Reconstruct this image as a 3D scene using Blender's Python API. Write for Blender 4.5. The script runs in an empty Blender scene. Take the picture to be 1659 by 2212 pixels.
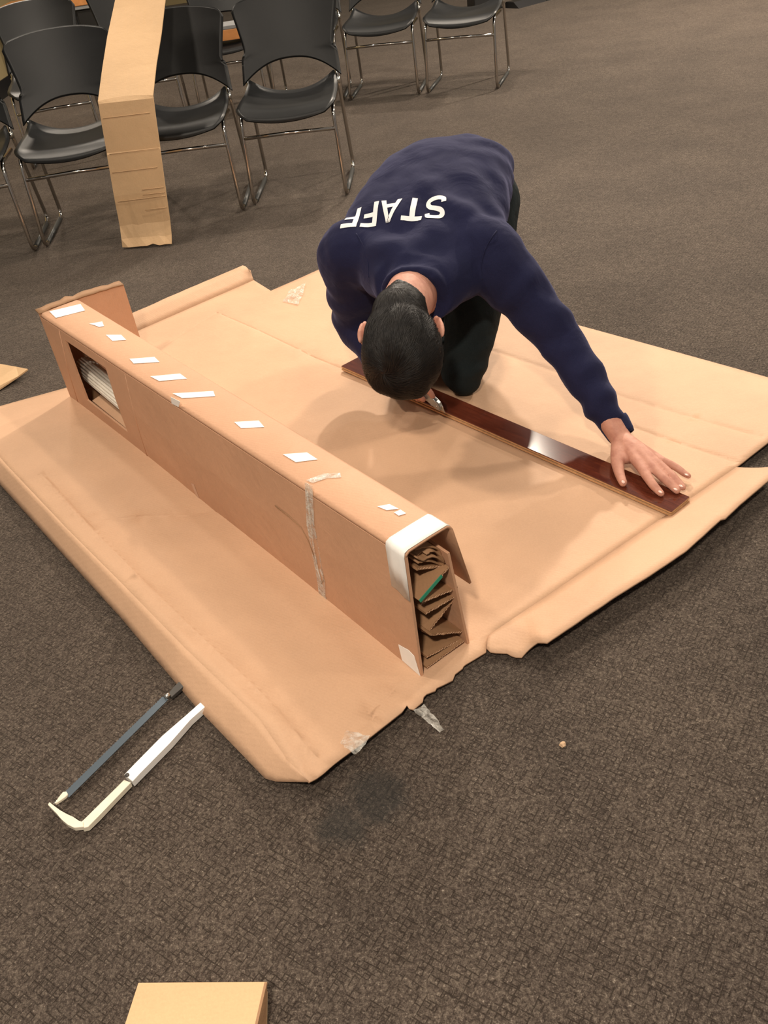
import bpy, bmesh, math, random
import numpy as np
from mathutils import Vector, Matrix, Euler, noise
from mathutils.bvhtree import BVHTree
from mathutils.geometry import delaunay_2d_cdt

random.seed(7)
scene = bpy.context.scene
COL = scene.collection
V = Vector

# ------------------------------------------------------------------ camera
F_PX, PITCH, ROLL, CAM_H, IW, IH = 1900.0, 37.0, -8.5, 1.36, 1659.0, 2212.0
_p, _r = math.radians(PITCH), math.radians(ROLL)
FWD = V((0, math.cos(_p), -math.sin(_p)))
_u0 = V((1, 0, 0)).cross(FWD)
RIGHT = math.cos(_r) * V((1, 0, 0)) + math.sin(_r) * _u0
UP = -math.sin(_r) * V((1, 0, 0)) + math.cos(_r) * _u0
EYE = V((0, 0, CAM_H))
cam_d = bpy.data.cameras.new('camera')
cam = bpy.data.objects.new('camera', cam_d)
COL.objects.link(cam)
cam_d.sensor_fit = 'VERTICAL'
cam_d.sensor_height = 24.0
cam_d.lens = F_PX / IH * 24.0
cam_d.clip_start = 0.02
m = Matrix((RIGHT, UP, -FWD)).transposed().to_4x4()
m.translation = EYE
cam.matrix_world = m
scene.camera = cam

# ------------------------------------------------------------------ light
w = bpy.data.worlds.new('room_ambience')
scene.world = w
w.use_nodes = True
bg = w.node_tree.nodes['Background']
bg.inputs[0].default_value = (1.0, 0.90, 0.80, 1)
bg.inputs[1].default_value = 0.24

def overhead_lamp(name, loc, power, size=0.22, col=(1.0, 0.87, 0.72)):
    d = bpy.data.lights.new(name, 'AREA')
    d.shape = 'DISK'; d.size = size; d.energy = power; d.color = col
    o = bpy.data.objects.new(name, d); COL.objects.link(o)
    o.location = loc
    return o

for i, (x, y, p) in enumerate([(0.95, 3.3, 38), (-1.6, 4.6, 38), (-1.4, 1.9, 40), (1.9, 0.9, 14),
                               (-0.3, -0.6, 115), (3.4, 4.4, 140), (0.9, 6.8, 62), (-2.0, 7.2, 60), (3.6, 7.6, 250)]):  # the last lamp is added fill to brighten the far right carpet
    overhead_lamp('downlight_and_fill', (x, y, 2.75), p)
# stage spotlight high at the back of the hall, aimed at the person
sd_ = bpy.data.lights.new('stage_spotlight', 'SPOT')
sd_.energy = 930; sd_.color = (1.0, 0.87, 0.72); sd_.shadow_soft_size = 0.09
sd_.spot_size = math.radians(62); sd_.spot_blend = 1.0
spot = bpy.data.objects.new('stage_spotlight', sd_); COL.objects.link(spot)
spot.location = (1.25, 6.9, 3.7)
spot.rotation_euler = (V((0.4, 1.7, 0.0)) - spot.location).to_track_quat('-Z', 'Y').to_euler()

vs = scene.view_settings
vs.view_transform = 'Standard'; vs.look = 'None'; vs.gamma = 1.0; vs.use_curve_mapping = False
vs.exposure = -0.16

# ------------------------------------------------------------------ helpers
def ray(x, y):
    return FWD + ((x - IW / 2) / F_PX) * RIGHT - ((y - IH / 2) / F_PX) * UP

def at(x, y, z=0.0):
    d = ray(x, y)
    return EYE + d * ((z - CAM_H) / d.z)

def atY(x, y, Y):
    d = ray(x, y)
    return EYE + d * (Y / d.y)

def on_plane(x, y, p0, n):
    d = ray(x, y)
    return EYE + d * ((p0 - EYE).dot(n) / d.dot(n))

def link(name, me, mat=None, parent=None, smooth=False):
    o = bpy.data.objects.new(name, me)
    COL.objects.link(o)
    if mat is not None:
        me.materials.clear(); me.materials.append(mat)
    if parent is not None:
        o.parent = parent
    if smooth:
        me.polygons.foreach_set('use_smooth', [True] * len(me.polygons))
    return o

def mesh(name, verts, faces, mat, parent=None, smooth=False):
    me = bpy.data.meshes.new(name)
    me.from_pydata([tuple(v) for v in verts], [], faces)
    me.validate(); me.update()
    return link(name, me, mat, parent, smooth)

def from_bm(name, bm, mat, parent=None, smooth=False):
    bmesh.ops.recalc_face_normals(bm, faces=bm.faces)
    me = bpy.data.meshes.new(name)
    bm.to_mesh(me); bm.free()
    return link(name, me, mat, parent, smooth)

def empty(name, loc, rz=0.0):
    o = bpy.data.objects.new(name, None)
    COL.objects.link(o)
    o.location = loc; o.rotation_euler = (0, 0, rz); o.empty_display_size = 0.1
    return o

def tag(o, label=None, cat=None, group=None, kind=None):
    if label: o['label'] = label
    if cat: o['category'] = cat
    if group: o['group'] = group
    if kind: o['kind'] = kind
    return o

def catmull(pts, n=6):
    pts = [V(p) for p in pts]
    out = []
    for i in range(len(pts) - 1):
        p0 = pts[max(i - 1, 0)]; p1 = pts[i]; p2 = pts[i + 1]; p3 = pts[min(i + 2, len(pts) - 1)]
        for k in range(n):
            t = k / n
            out.append(0.5 * ((2 * p1) + (p2 - p0) * t + (2 * p0 - 5 * p1 + 4 * p2 - p3) * t * t + (3 * p1 - p0 - 3 * p2 + p3) * t ** 3))
    out.append(pts[-1])
    return out

def fillet(pts, r, n=5):
    pts = [V(p) for p in pts]
    out = [pts[0]]
    for i in range(1, len(pts) - 1):
        a, b, c = pts[i - 1], pts[i], pts[i + 1]
        d1 = (a - b); d2 = (c - b)
        rr = min(r, d1.length * 0.45, d2.length * 0.45)
        s = b + d1.normalized() * rr; e = b + d2.normalized() * rr
        for k in range(n + 1):
            t = k / n
            out.append((1 - t) ** 2 * s + 2 * t * (1 - t) * b + t * t * e)
    out.append(pts[-1])
    return out

def tube(bm, pts, rad, seg=8, cap=True, flat=None):
    """sweep a circle (radius or list of radii, or (a,b) ellipse) along pts"""
    pts = [V(p) for p in pts]
    n = len(pts)
    rings = []
    prev = None
    for i, p in enumerate(pts):
        t = (pts[min(i + 1, n - 1)] - pts[max(i - 1, 0)]).normalized()
        if prev is None:
            ref = V((0, 0, 1)) if abs(t.z) < 0.9 else V((0, 1, 0))
            if flat is not None: ref = V(flat)
            side = t.cross(ref).normalized()
        else:
            side = (prev - t * prev.dot(t)).normalized()
        prev = side
        up = side.cross(t).normalized()
        r = rad[i] if isinstance(rad, (list, tuple)) and len(rad) == n else rad
        a, b = r if isinstance(r, (list, tuple)) else (r, r)
        rings.append([bm.verts.new(p + side * (a * math.cos(q)) + up * (b * math.sin(q)))
                      for q in [2 * math.pi * k / seg for k in range(seg)]])
    for i in range(n - 1):
        for k in range(seg):
            bm.faces.new((rings[i][k], rings[i][(k + 1) % seg], rings[i + 1][(k + 1) % seg], rings[i + 1][k]))
    if cap:
        bm.faces.new(rings[0][::-1]); bm.faces.new(rings[-1])
    return rings

def prism(bm, poly, depth):
    """closed polygon (list of Vectors) extruded by vector depth"""
    a = [bm.verts.new(p) for p in poly]; b = [bm.verts.new(V(p) + depth) for p in poly]
    bm.faces.new(a); bm.faces.new(b[::-1])
    n = len(a)
    for i in range(n):
        bm.faces.new((a[i], b[i], b[(i + 1) % n], a[(i + 1) % n]))

def box(bm, c, ex, ey, ez):
    c, ex, ey, ez = V(c), V(ex), V(ey), V(ez)
    prism(bm, [c - ex - ey - ez, c + ex - ey - ez, c + ex + ey - ez, c - ex + ey - ez], ez * 2)

def bevel(bm, w, seg=2):
    bmesh.ops.bevel(bm, geom=[e for e in bm.edges], offset=w, segments=seg, affect='EDGES', profile=0.6)

# ------------------------------------------------------------------ materials
class N:
    def __init__(s, name, rough=0.6, metal=0.0, spec=0.5):
        s.m = bpy.data.materials.new(name); s.m.use_nodes = True
        s.t = s.m.node_tree; s.b = s.t.nodes['Principled BSDF']
        s.b.inputs['Roughness'].default_value = rough
        s.b.inputs['Metallic'].default_value = metal
        s.b.inputs['Specular IOR Level'].default_value = spec
        s.tc = s.t.nodes.new('ShaderNodeTexCoord')
    def n(s, typ, **kw):
        o = s.t.nodes.new(typ)
        for k, v in kw.items(): setattr(o, k, v)
        return o
    def l(s, a, b): s.t.links.new(a, b)
    def map(s, scale=(1, 1, 1), rot=(0, 0, 0), src='Object'):
        mp = s.n('ShaderNodeMapping'); mp.inputs['Scale'].default_value = scale; mp.inputs['Rotation'].default_value = rot
        s.l(s.tc.outputs[src], mp.inputs['Vector']); return mp.outputs[0]
    def noise(s, vec, scale, detail=4, rough=0.55, dist=0.0):
        o = s.n('ShaderNodeTexNoise'); o.inputs['Scale'].default_value = scale; o.inputs['Detail'].default_value = detail
        o.inputs['Roughness'].default_value = rough; o.inputs['Distortion'].default_value = dist
        s.l(vec, o.inputs['Vector']); return o.outputs['Fac']
    def ramp(s, fac, stops):
        o = s.n('ShaderNodeValToRGB'); e = o.color_ramp.elements
        e[0].position, e[0].color = stops[0][0], (*stops[0][1], 1)
        e[1].position, e[1].color = stops[-1][0], (*stops[-1][1], 1)
        for p, c in stops[1:-1]:
            q = e.new(p); q.color = (*c, 1)
        s.l(fac, o.inputs[0]); return o.outputs[0]
    def mix(s, a, b, f, typ='MIX'):
        o = s.n('ShaderNodeMix', data_type='RGBA', blend_type=typ)
        for inp, val in ((o.inputs[0], f), (o.inputs[6], a), (o.inputs[7], b)):
            if hasattr(val, 'is_linked'): s.l(val, inp)
            elif isinstance(val, (int, float)): inp.default_value = val
            else: inp.default_value = (*val, 1)
        return o.outputs[2]
    def math(s, op, a, b=0.0, clamp=False):
        o = s.n('ShaderNodeMath', operation=op, use_clamp=clamp)
        for i, val in enumerate((a, b)):
            if hasattr(val, 'is_linked'): s.l(val, o.inputs[i])
            else: o.inputs[i].default_value = val
        return o.outputs[0]
    def bump(s, h, strength=0.3, dist=0.01, prev=None):
        o = s.n('ShaderNodeBump'); o.inputs['Strength'].default_value = strength; o.inputs['Distance'].default_value = dist
        s.l(h, o.inputs['Height'])
        if prev is not None: s.l(prev, o.inputs['Normal'])
        return o.outputs[0]
    def color(s, c):
        if hasattr(c, 'is_linked'): s.l(c, s.b.inputs['Base Color'])
        else: s.b.inputs['Base Color'].default_value = (*c, 1)
    def normal(s, n): s.l(n, s.b.inputs['Normal'])

def srgb(r, g, b):
    f = lambda c: (c / 255 / 12.92) if c <= 10 else ((c / 255 + 0.055) / 1.055) ** 2.4
    return (f(r), f(g), f(b))

def mat_cardboard(name, c, dark=0.86, corr=(0, 1, 0), rough=0.62):
    k = N(name, rough, spec=0.35)
    ob = k.map()
    a = k.noise(ob, 2.3, 5, 0.6)
    b = k.noise(ob, 260, 3, 0.6)
    d = tuple(x * dark for x in c)
    l = tuple(min(1, x * 1.05) for x in c)
    col = k.mix(k.ramp(a, [(0.36, d), (0.62, l)]), k.ramp(b, [(0.3, tuple(x * 0.86 for x in c)), (0.7, l)]), 0.35)
    k.color(col)
    st = k.map((3, 3, 3))
    h = k.noise(st, 3, 6, 0.6)
    wv = k.n('ShaderNodeTexWave', wave_type='BANDS', bands_direction='X'); wv.inputs['Scale'].default_value = 40
    mp = k.map((1, 1, 1), (0, 0, math.atan2(corr[1], corr[0])))
    k.l(mp, wv.inputs['Vector'])
    n1 = k.bump(h, 0.22, 0.02)
    n2 = k.bump(wv.outputs['Fac'], 0.05, 0.002, n1)
    k.normal(k.bump(b, 0.06, 0.002, n2))
    return k.m

KRAFT = (0.60, 0.375, 0.235)
M_CARD = mat_cardboard('kraft_cardboard', KRAFT, corr=(0.56, -0.83, 0))
M_BOX = mat_cardboard('kraft_cardboard_brown', (0.585, 0.335, 0.205), corr=(0.56, -0.83, 0))
M_FOLD = mat_cardboard('kraft_inner_shaded', (0.32, 0.178, 0.092), corr=(1, 0, 0))  # brown inner kraft, darkened further for the shade inside the open box end
M_STRIP = mat_cardboard('kraft_cardboard_pale', (0.62, 0.41, 0.225), corr=(0, 1, 0))

def mat_carpet():
    k = N('brown_loop_carpet', 0.95, spec=0.15)
    ob = k.map()
    tuft = k.n('ShaderNodeTexVoronoi', feature='F1'); tuft.inputs['Scale'].default_value = 215
    wob = k.n('ShaderNodeVectorMath', operation='ADD')
    nz = k.n('ShaderNodeTexNoise'); nz.inputs['Scale'].default_value = 60; k.l(ob, nz.inputs['Vector'])
    sc = k.n('ShaderNodeVectorMath', operation='SCALE'); sc.inputs['Scale'].default_value = 0.012
    k.l(nz.outputs['Color'], sc.inputs[0]); k.l(ob, wob.inputs[0]); k.l(sc.outputs[0], wob.inputs[1])
    mp = k.n('ShaderNodeMapping'); mp.inputs['Scale'].default_value = (1.0, 0.62, 1); mp.inputs['Rotation'].default_value = (0, 0, math.radians(40))
    k.l(wob.outputs[0], mp.inputs['Vector']); k.l(mp.outputs[0], tuft.inputs['Vector'])
    fine = k.math('ADD', k.math('MULTIPLY', k.noise(ob, 430, 2, 0.6), 0.45), k.math('MULTIPLY', k.noise(ob, 170, 3, 0.65), 0.55))
    mid = k.noise(ob, 95, 3, 0.6)
    big = k.noise(ob, 3.0, 4, 0.6)
    c0 = k.ramp(fine, [(0.37, srgb(32, 26, 23)), (0.5, srgb(71, 62, 56)), (0.60, srgb(104, 94, 85)), (0.70, srgb(172, 160, 147))])
    cellv = k.n('ShaderNodeSeparateColor'); k.l(tuft.outputs['Color'], cellv.inputs[0])
    c1 = k.ramp(cellv.outputs[0], [(0.0, srgb(48, 40, 36)), (0.6, srgb(75, 66, 60)), (1.0, srgb(109, 99, 89))])
    col = k.mix(c0, c1, 0.3)
    wob2 = k.n('ShaderNodeVectorMath', operation='ADD')
    sc2 = k.n('ShaderNodeVectorMath', operation='SCALE'); sc2.inputs['Scale'].default_value = 0.004
    k.l(nz.outputs['Color'], sc2.inputs[0]); k.l(ob, wob2.inputs[0]); k.l(sc2.outputs[0], wob2.inputs[1])
    # weave: short dark joints running two ways
    def joint(rot, s1):
        br = k.n('ShaderNodeTexBrick'); br.inputs['Scale'].default_value = 38
        br.inputs['Mortar Size'].default_value = 0.05; br.inputs['Mortar Smooth'].default_value = 0.6
        br.inputs['Brick Width'].default_value = 0.9; br.inputs['Row Height'].default_value = 0.42
        m2 = k.n('ShaderNodeMapping'); m2.inputs['Rotation'].default_value = (0, 0, rot)
        k.l(wob2.outputs[0], m2.inputs['Vector']); k.l(m2.outputs[0], br.inputs['Vector'])
        msk = k.ramp(k.noise(ob, s1, 2, 0.5), [(0.46, (0, 0, 0)), (0.58, (1, 1, 1))])
        return k.math('MULTIPLY', br.outputs['Fac'], msk)
    j = k.math('MAXIMUM', joint(math.radians(38), 34), joint(math.radians(128), 41))
    col = k.mix(col, srgb(40, 33, 28), k.math('MULTIPLY', j, 0.8))
    patch = k.ramp(big, [(0.35, (0.84, 0.83, 0.82)), (0.65, (1.1, 1.09, 1.06))])
    col = k.mix(col, patch, 1.0, 'MULTIPLY')
    # old spill: two dark blotches
    def blot(c, r):
        d = k.n('ShaderNodeVectorMath', operation='DISTANCE'); k.l(ob, d.inputs[0]); d.inputs[1].default_value = c
        dd = k.math('ADD', d.outputs['Value'], k.math('MULTIPLY', k.math('SUBTRACT', k.noise(ob, 22, 4, 0.6), 0.5), 0.09))
        return k.ramp(dd, [(r * 0.45, (1, 1, 1)), (r, (0, 0, 0))])
    p1, p2 = at(815, 1722), at(738, 1785)
    bl = k.math('MAXIMUM', blot((p1.x, p1.y, 0), 0.075), blot((p2.x, p2.y, 0), 0.06))
    col = k.mix(col, (0.018, 0.02, 0.02), k.math('MULTIPLY', bl, 0.55))
    k.color(col)
    hgt = k.math('ADD', k.math('MULTIPLY', tuft.outputs['Distance'], -0.7), k.math('MULTIPLY', mid, 0.9))
    hgt = k.math('SUBTRACT', hgt, k.math('MULTIPLY', j, 0.7))
    k.normal(k.bump(hgt, 0.40, 0.006, k.bump(fine, 0.45, 0.004)))
    k.b.inputs['Sheen Weight'].default_value = 0.12
    k.b.inputs['Sheen Roughness'].default_value = 0.5
    k.b.inputs['Sheen Tint'].default_value = (0.9, 0.8, 0.68, 1)
    return k.m
M_CARPET = mat_carpet()

def simple(name, c, rough=0.5, metal=0.0, spec=0.5, var=0.0, vscale=30, bump=0.0, bscale=200):
    k = N(name, rough, metal, spec)
    if var > 0:
        a = k.noise(k.map(), vscale, 4)
        k.color(k.ramp(a, [(0.3, tuple(x * (1 - var) for x in c)), (0.7, tuple(min(1, x * (1 + var)) for x in c))]))
    else:
        k.color(c)
    if bump > 0:
        k.normal(k.bump(k.noise(k.map(), bscale, 3), bump, 0.003))
    return k.m

M_CHROME = simple('chrome_tube', (0.55, 0.52, 0.48), 0.13, 1.0)
M_GLIDE = simple('dark_plastic_glide', (0.035, 0.036, 0.034), 0.45)
M_PLASTIC = simple('charcoal_moulded_plastic', (0.0065, 0.007, 0.0072), 0.40, 0, 0.4, 0.1, 60, 0.12, 700)
M_WHITETAPE = simple('white_tape', (0.86, 0.84, 0.80), 0.5, 0, 0.4, 0.03, 40, 0.1, 60)
M_GREEN = simple('green_tape', (0.02, 0.27, 0.16), 0.5, var=0.05)
M_WALL = simple('olive_beige_wall', srgb(158, 142, 104), 0.85, 0, 0.2, 0.03, 8, 0.05, 120)
M_BASE = simple('black_rubber_baseboard', (0.012, 0.011, 0.011), 0.5)
M_ORANGE = simple('orange_wood', (0.55, 0.235, 0.075), 0.4, 0, 0.5, 0.2, 12)
M_GREY = simple('grey_paper', (0.25, 0.25, 0.25), 0.6, var=0.06)
M_MAROON = simple('dark_red_print', (0.10, 0.018, 0.015), 0.5, var=0.4, vscale=14)
M_BLACK = simple('black_laminate', (0.012, 0.012, 0.012), 0.45)
M_CREAM = simple('cream_enamel', (0.72, 0.66, 0.53), 0.35, 0, 0.5, 0.05, 60)
M_SLEEVE = simple('steel_sleeve_glare', (0.93, 0.92, 0.89), 0.25, 0.15, 0.6)  # overexposed glare on the steel painted in as a near-white, mostly non-metal colour
M_BLADE = simple('blued_steel_blade', (0.10, 0.125, 0.15), 0.36, 0.85)
M_STEEL = simple('bare_steel', (0.62, 0.62, 0.58), 0.25, 1.0)
M_KNIFE = simple('cast_grey_metal', (0.44, 0.46, 0.45), 0.38, 0.8, 0.5, 0.06, 40)
M_SLAT = simple('ivory_blind_slats', (0.72, 0.67, 0.58), 0.5, var=0.06)
M_CRUMB = simple('tan_scrap', (0.5, 0.33, 0.2), 0.8, var=0.2, vscale=300)
M_RUST = simple('chipped_bare_metal', (0.07, 0.065, 0.06), 0.5, 0.4)
M_LETTER = simple('white_print', (0.84, 0.84, 0.84), 0.6, 0, 0.3, 0.04, 60)
M_SHOE = simple('black_shoe_leather', (0.012, 0.012, 0.012), 0.45)
M_NAIL = simple('fingernail', (0.72, 0.47, 0.40), 0.3)
M_WHITEROD = simple('white_plastic_rod', (0.75, 0.75, 0.77), 0.35)

def mat_plank():
    k = N('cherry_lacquered_plank', 0.12, spec=0.6)
    mp = k.map((1.2, 14, 14))
    a = k.noise(mp, 5, 6, 0.6, 0.4)
    b = k.noise(k.map((4, 90, 90)), 5, 4, 0.6)
    c = k.mix(k.ramp(a, [(0.3, (0.055, 0.011, 0.006)), (0.7, (0.135, 0.030, 0.014))]), k.ramp(b, [(0.3, (0.05, 0.010, 0.006)), (0.7, (0.14, 0.034, 0.017))]), 0.4)
    k.color(c)
    k.b.inputs['Coat Weight'].default_value = 0.7
    k.b.inputs['Coat Roughness'].default_value = 0.10
    return k.m
M_PLANK = mat_plank()
M_PLANKEDGE = simple('plank_core_edge', (0.50, 0.29, 0.14), 0.6, var=0.15, vscale=80)
M_PLANKGROOVE = simple('plank_groove', (0.12, 0.06, 0.03), 0.7)

def mat_knit():
    k = N('navy_sweatshirt_fleece', 0.9, spec=0.15)
    ob = k.map()
    a = k.noise(ob, 7, 4)
    b = k.noise(ob, 500, 2)
    k.color(k.mix(k.ramp(a, [(0.3, (0.010, 0.0115, 0.036)), (0.7, (0.015, 0.0165, 0.050))]), k.ramp(b, [(0.3, (0.010, 0.010, 0.030)), (0.7, (0.019, 0.021, 0.058))]), 0.4))
    k.b.inputs['Sheen Weight'].default_value = 0.22
    k.b.inputs['Sheen Roughness'].default_value = 0.4
    k.b.inputs['Sheen Tint'].default_value = (0.35, 0.36, 0.62, 1)
    w1 = k.noise(k.map((1, 1, 1)), 11, 3, 0.5, 0.6)
    k.normal(k.bump(b, 0.15, 0.002, k.bump(w1, 0.35, 0.02)))
    return k.m
M_KNIT = mat_knit()

def mat_jeans():
    k = N('dark_green_black_denim', 0.85, spec=0.2)
    ob = k.map()
    a = k.noise(ob, 9, 4)
    b = k.noise(k.map((1, 1, 1), (0.5, 0.4, 0.8)), 420, 2)
    k.color(k.mix(k.ramp(a, [(0.3, (0.006, 0.010, 0.012)), (0.7, (0.012, 0.020, 0.022))]), k.ramp(b, [(0.3, (0.006, 0.010, 0.012)), (0.72, (0.018, 0.026, 0.028))]), 0.45))
    k.normal(k.bump(b, 0.2, 0.002, k.bump(k.noise(ob, 14, 3, 0.5, 0.5), 0.4, 0.02)))
    return k.m
M_JEANS = mat_jeans()

def mat_skin():
    k = N('warm_skin', 0.58, spec=0.3)
    ob = k.map()
    a = k.noise(ob, 38, 4, 0.6)
    b = k.noise(ob, 300, 3, 0.6)
    k.color(k.ramp(a, [(0.3, (0.44, 0.200, 0.145)), (0.55, (0.54, 0.270, 0.195)), (0.75, (0.60, 0.315, 0.235))]))
    k.b.inputs['Subsurface Weight'].default_value = 0.08
    k.b.inputs['Subsurface Radius'].default_value = (0.01, 0.004, 0.002)
    k.normal(k.bump(b, 0.12, 0.002, k.bump(k.noise(ob, 70, 3), 0.2, 0.004)))
    return k.m
M_SKIN = mat_skin()

def mat_hair():
    k = N('black_hair', 0.48, spec=0.35)
    a = k.noise(k.map(), 60, 3)
    k.color(k.ramp(a, [(0.3, (0.006, 0.005, 0.005)), (0.7, (0.016, 0.013, 0.011))]))
    return k.m
M_HAIR = mat_hair()

def mat_clear():
    k = N('clear_tape', 0.18, spec=0.6)
    k.color((0.86, 0.83, 0.76))
    out = k.t.nodes['Material Output']
    tr = k.n('ShaderNodeBsdfTransparent'); tr.inputs[0].default_value = (0.97, 0.95, 0.92, 1)
    mx = k.n('ShaderNodeMixShader')
    f = k.ramp(k.noise(k.map(), 55, 4, 0.6, 0.5), [(0.35, (0.12,) * 3), (0.65, (0.55,) * 3)])
    k.l(f, mx.inputs[0]); k.l(tr.outputs[0], mx.inputs[1]); k.l(k.b.outputs[0], mx.inputs[2])
    k.l(mx.outputs[0], out.inputs['Surface'])
    k.normal(k.bump(k.noise(k.map(), 70, 3, 0.5, 0.8), 0.6, 0.01))
    return k.m
M_CLEAR = mat_clear()

# ================================================================== SETTING
fl = mesh('floor', [(-7, -3, 0), (8, -3, 0), (8, 13.5, 0), (-7, 13.5, 0)], [(0, 1, 2, 3)], M_CARPET)
tag(fl, 'brown-grey flecked loop carpet covering the whole room', 'carpet', kind='structure')

WA, WB = V((-2.95, 4.6, 0)), V((-2.42, 13.4, 0))
wd = (WB - WA).normalized(); wn = V((-wd.y, wd.x, 0))          # wn points out of the room
bm = bmesh.new()
prism(bm, [WA, WB, WB + wn * 0.12, WA + wn * 0.12], V((0, 0, 2.8)))
tag(from_bm('wall_left', bm, M_WALL), 'plain olive beige wall at the left behind the chairs', 'wall', kind='structure')
bm = bmesh.new()
prism(bm, [WA - wn * 0.012, WB - wn * 0.012, WB - wn * 0.0005, WA - wn * 0.0005], V((0, 0, 0.13)))
tag(from_bm('baseboard_left', bm, M_BASE), 'black rubber baseboard along the olive wall', 'baseboard', kind='structure')
bm = bmesh.new()
prism(bm, [V((-2.4, 13.4, 0)), V((8, 13.4, 0)), V((8, 13.52, 0)), V((-2.4, 13.52, 0))], V((0, 0, 2.8)))
tag(from_bm('wall_back', bm, M_WALL), 'plain olive beige wall far beyond the chairs', 'wall', kind='structure')

# ================================================================== CHAIRS
def make_chair():
    root = empty('stacking_chair', (0, 0, 0))
    HW = 0.232
    # one continuous chrome tube each side: front leg - runner - rear leg - back upright (front = -y)
    for s in (-1, 1):
        bm = bmesh.new()
        x = s * HW
        pts = [(x * 0.93, 0.10, 0.405), (x * 0.95, -0.185, 0.412), (x, -0.225, 0.012), (x * 1.02, 0.265, 0.012),
               (x * 0.98, 0.172, 0.455), (x * 0.94, 0.232, 0.60)]
        tube(bm, fillet(pts, 0.055, 6), 0.0095, 10)
        from_bm('side_frame', bm, M_CHROME, root, True)
        bm = bmesh.new()
        tube(bm, [(x * 1.001, -0.15, 0.0115), (x * 1.018, 0.20, 0.0115)], 0.0115, 10)
        from_bm('floor_glide', bm, M_GLIDE, root, True)
    bm = bmesh.new()
    tube(bm, [(-HW * 0.955, -0.196, 0.318), (0, -0.200, 0.322), (HW * 0.955, -0.196, 0.318)], 0.0085, 10)
    from_bm('stretcher', bm, M_CHROME, root, True)
    bm = bmesh.new()
    tube(bm, [(-HW * 0.93, 0.07, 0.398), (HW * 0.93, 0.07, 0.398)], 0.008, 8)
    from_bm('seat_support', bm, M_CHROME, root, True)
    # seat shell
    nu, nv = 22, 20
    def seat(u, v):          # u -1..1 across, v 0 front .. 1 rear
        hw = 0.235 - 0.012 * v + 0.006 * math.sin(v * math.pi)
        if v < 0.18: hw -= 0.050 * (1 - v / 0.18) ** 2.2
        if v > 0.8: hw -= 0.012 * ((v - 0.8) / 0.2) ** 2
        y = -0.238 + 0.405 * v - 0.012 * (1 - u * u) * (1 - v)
        z = 0.436 - 0.050 * max(0, 1 - v / 0.22) ** 2 * (1 - 0.35 * u * u)
        z += 0.030 * u * u * (0.25 + 0.75 * v) - 0.012 * (1 - u * u) * math.sin(v * math.pi)
        z += 0.040 * max(0, (v - 0.72) / 0.28) ** 2 * abs(u) ** 2.5
        return V((u * hw, y, z))
    shell('seat', seat, nu, nv, 0.014, M_PLASTIC, root)
    # backrest
    def back(u, v):          # v 0 bottom .. 1 top
        zb = 0.478 + 0.092 * (1 - abs(u) ** 2.4)
        zt = 0.850 - 0.034 * abs(u) ** 2.4
        if abs(u) > 0.88: zt -= 0.026 * ((abs(u) - 0.88) / 0.12) ** 2
        z = zb + (zt - zb) * v
        q = (z - 0.478) / 0.37
        if q < 0.30: hw = 0.247 - 0.008 * q / 0.30
        elif q < 0.345: hw = 0.239 - 0.020 * (q - 0.30) / 0.045
        else: hw = 0.219 + 0.040 * min(1, (q - 0.345) / 0.5) ** 1.2
        y = 0.160 + 0.36 * (z - 0.455) + 0.050 * (1 - u * u) * (0.55 + 0.45 * q) - 0.014
        y += 0.012 * math.sin(q * math.pi)
        return V((u * hw, y, z))
    shell('backrest', back, 32, 40, 0.012, M_PLASTIC, root)
    # little end plugs where the tube meets the back shell
    for s in (-1, 1):
        bm = bmesh.new()
        tube(bm, [(s * 0.2265, 0.160, 0.440), (s * 0.2265, 0.163, 0.470)], 0.0125, 10)
        from_bm('ferrule', bm, M_STEEL, root, True)
    return root

def shell(name, fn, nu, nv, th, mat, parent):
    top = [[fn(-1 + 2 * i / nu, j / nv) for i in range(nu + 1)] for j in range(nv + 1)]
    P = np.array([[tuple(p) for p in r] for r in top])
    du = np.gradient(P, axis=1); dv = np.gradient(P, axis=0)
    nn = np.cross(du, dv); nn /= np.linalg.norm(nn, axis=2, keepdims=True) + 1e-12
    Q = P - nn * th
    R = nv + 1; C = nu + 1
    verts = P.reshape(-1, 3).tolist() + Q.reshape(-1, 3).tolist()
    o = R * C
    faces = []
    for j in range(nv):
        for i in range(nu):
            a = j * C + i
            faces.append((a, a + 1, a + C + 1, a + C))
            faces.append((o + a, o + a + C, o + a + C + 1, o + a + 1))
    ring = [i for i in range(C)] + [j * C + nu for j in range(1, R)] + [nv * C + i for i in range(nu - 1, -1, -1)] + [j * C for j in range(nv - 1, 0, -1)]
    for k in range(len(ring)):
        a, b = ring[k], ring[(k + 1) % len(ring)]
        faces.append((a, o + a, o + b, b))
    ob = mesh(name, verts, faces, mat, parent, True)
    bm = bmesh.new(); bm.from_mesh(ob.data)
    bmesh.ops.recalc_face_normals(bm, faces=bm.faces)
    sharp = [e for e in bm.edges if len(e.link_faces) == 2 and e.calc_face_angle(0) > 1.0]
    bmesh.ops.bevel(bm, geom=sharp, offset=0.0035, segments=2, affect='EDGES')
    bm.to_mesh(ob.data); bm.free()
    ob.data.polygons.foreach_set('use_smooth', [True] * len(ob.data.polygons))
    return ob

def copy_tree(o, parent=None):
    c = o.copy(); COL.objects.link(c); c.parent = parent
    for ch in o.children: copy_tree(ch, c)
    return c

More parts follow.
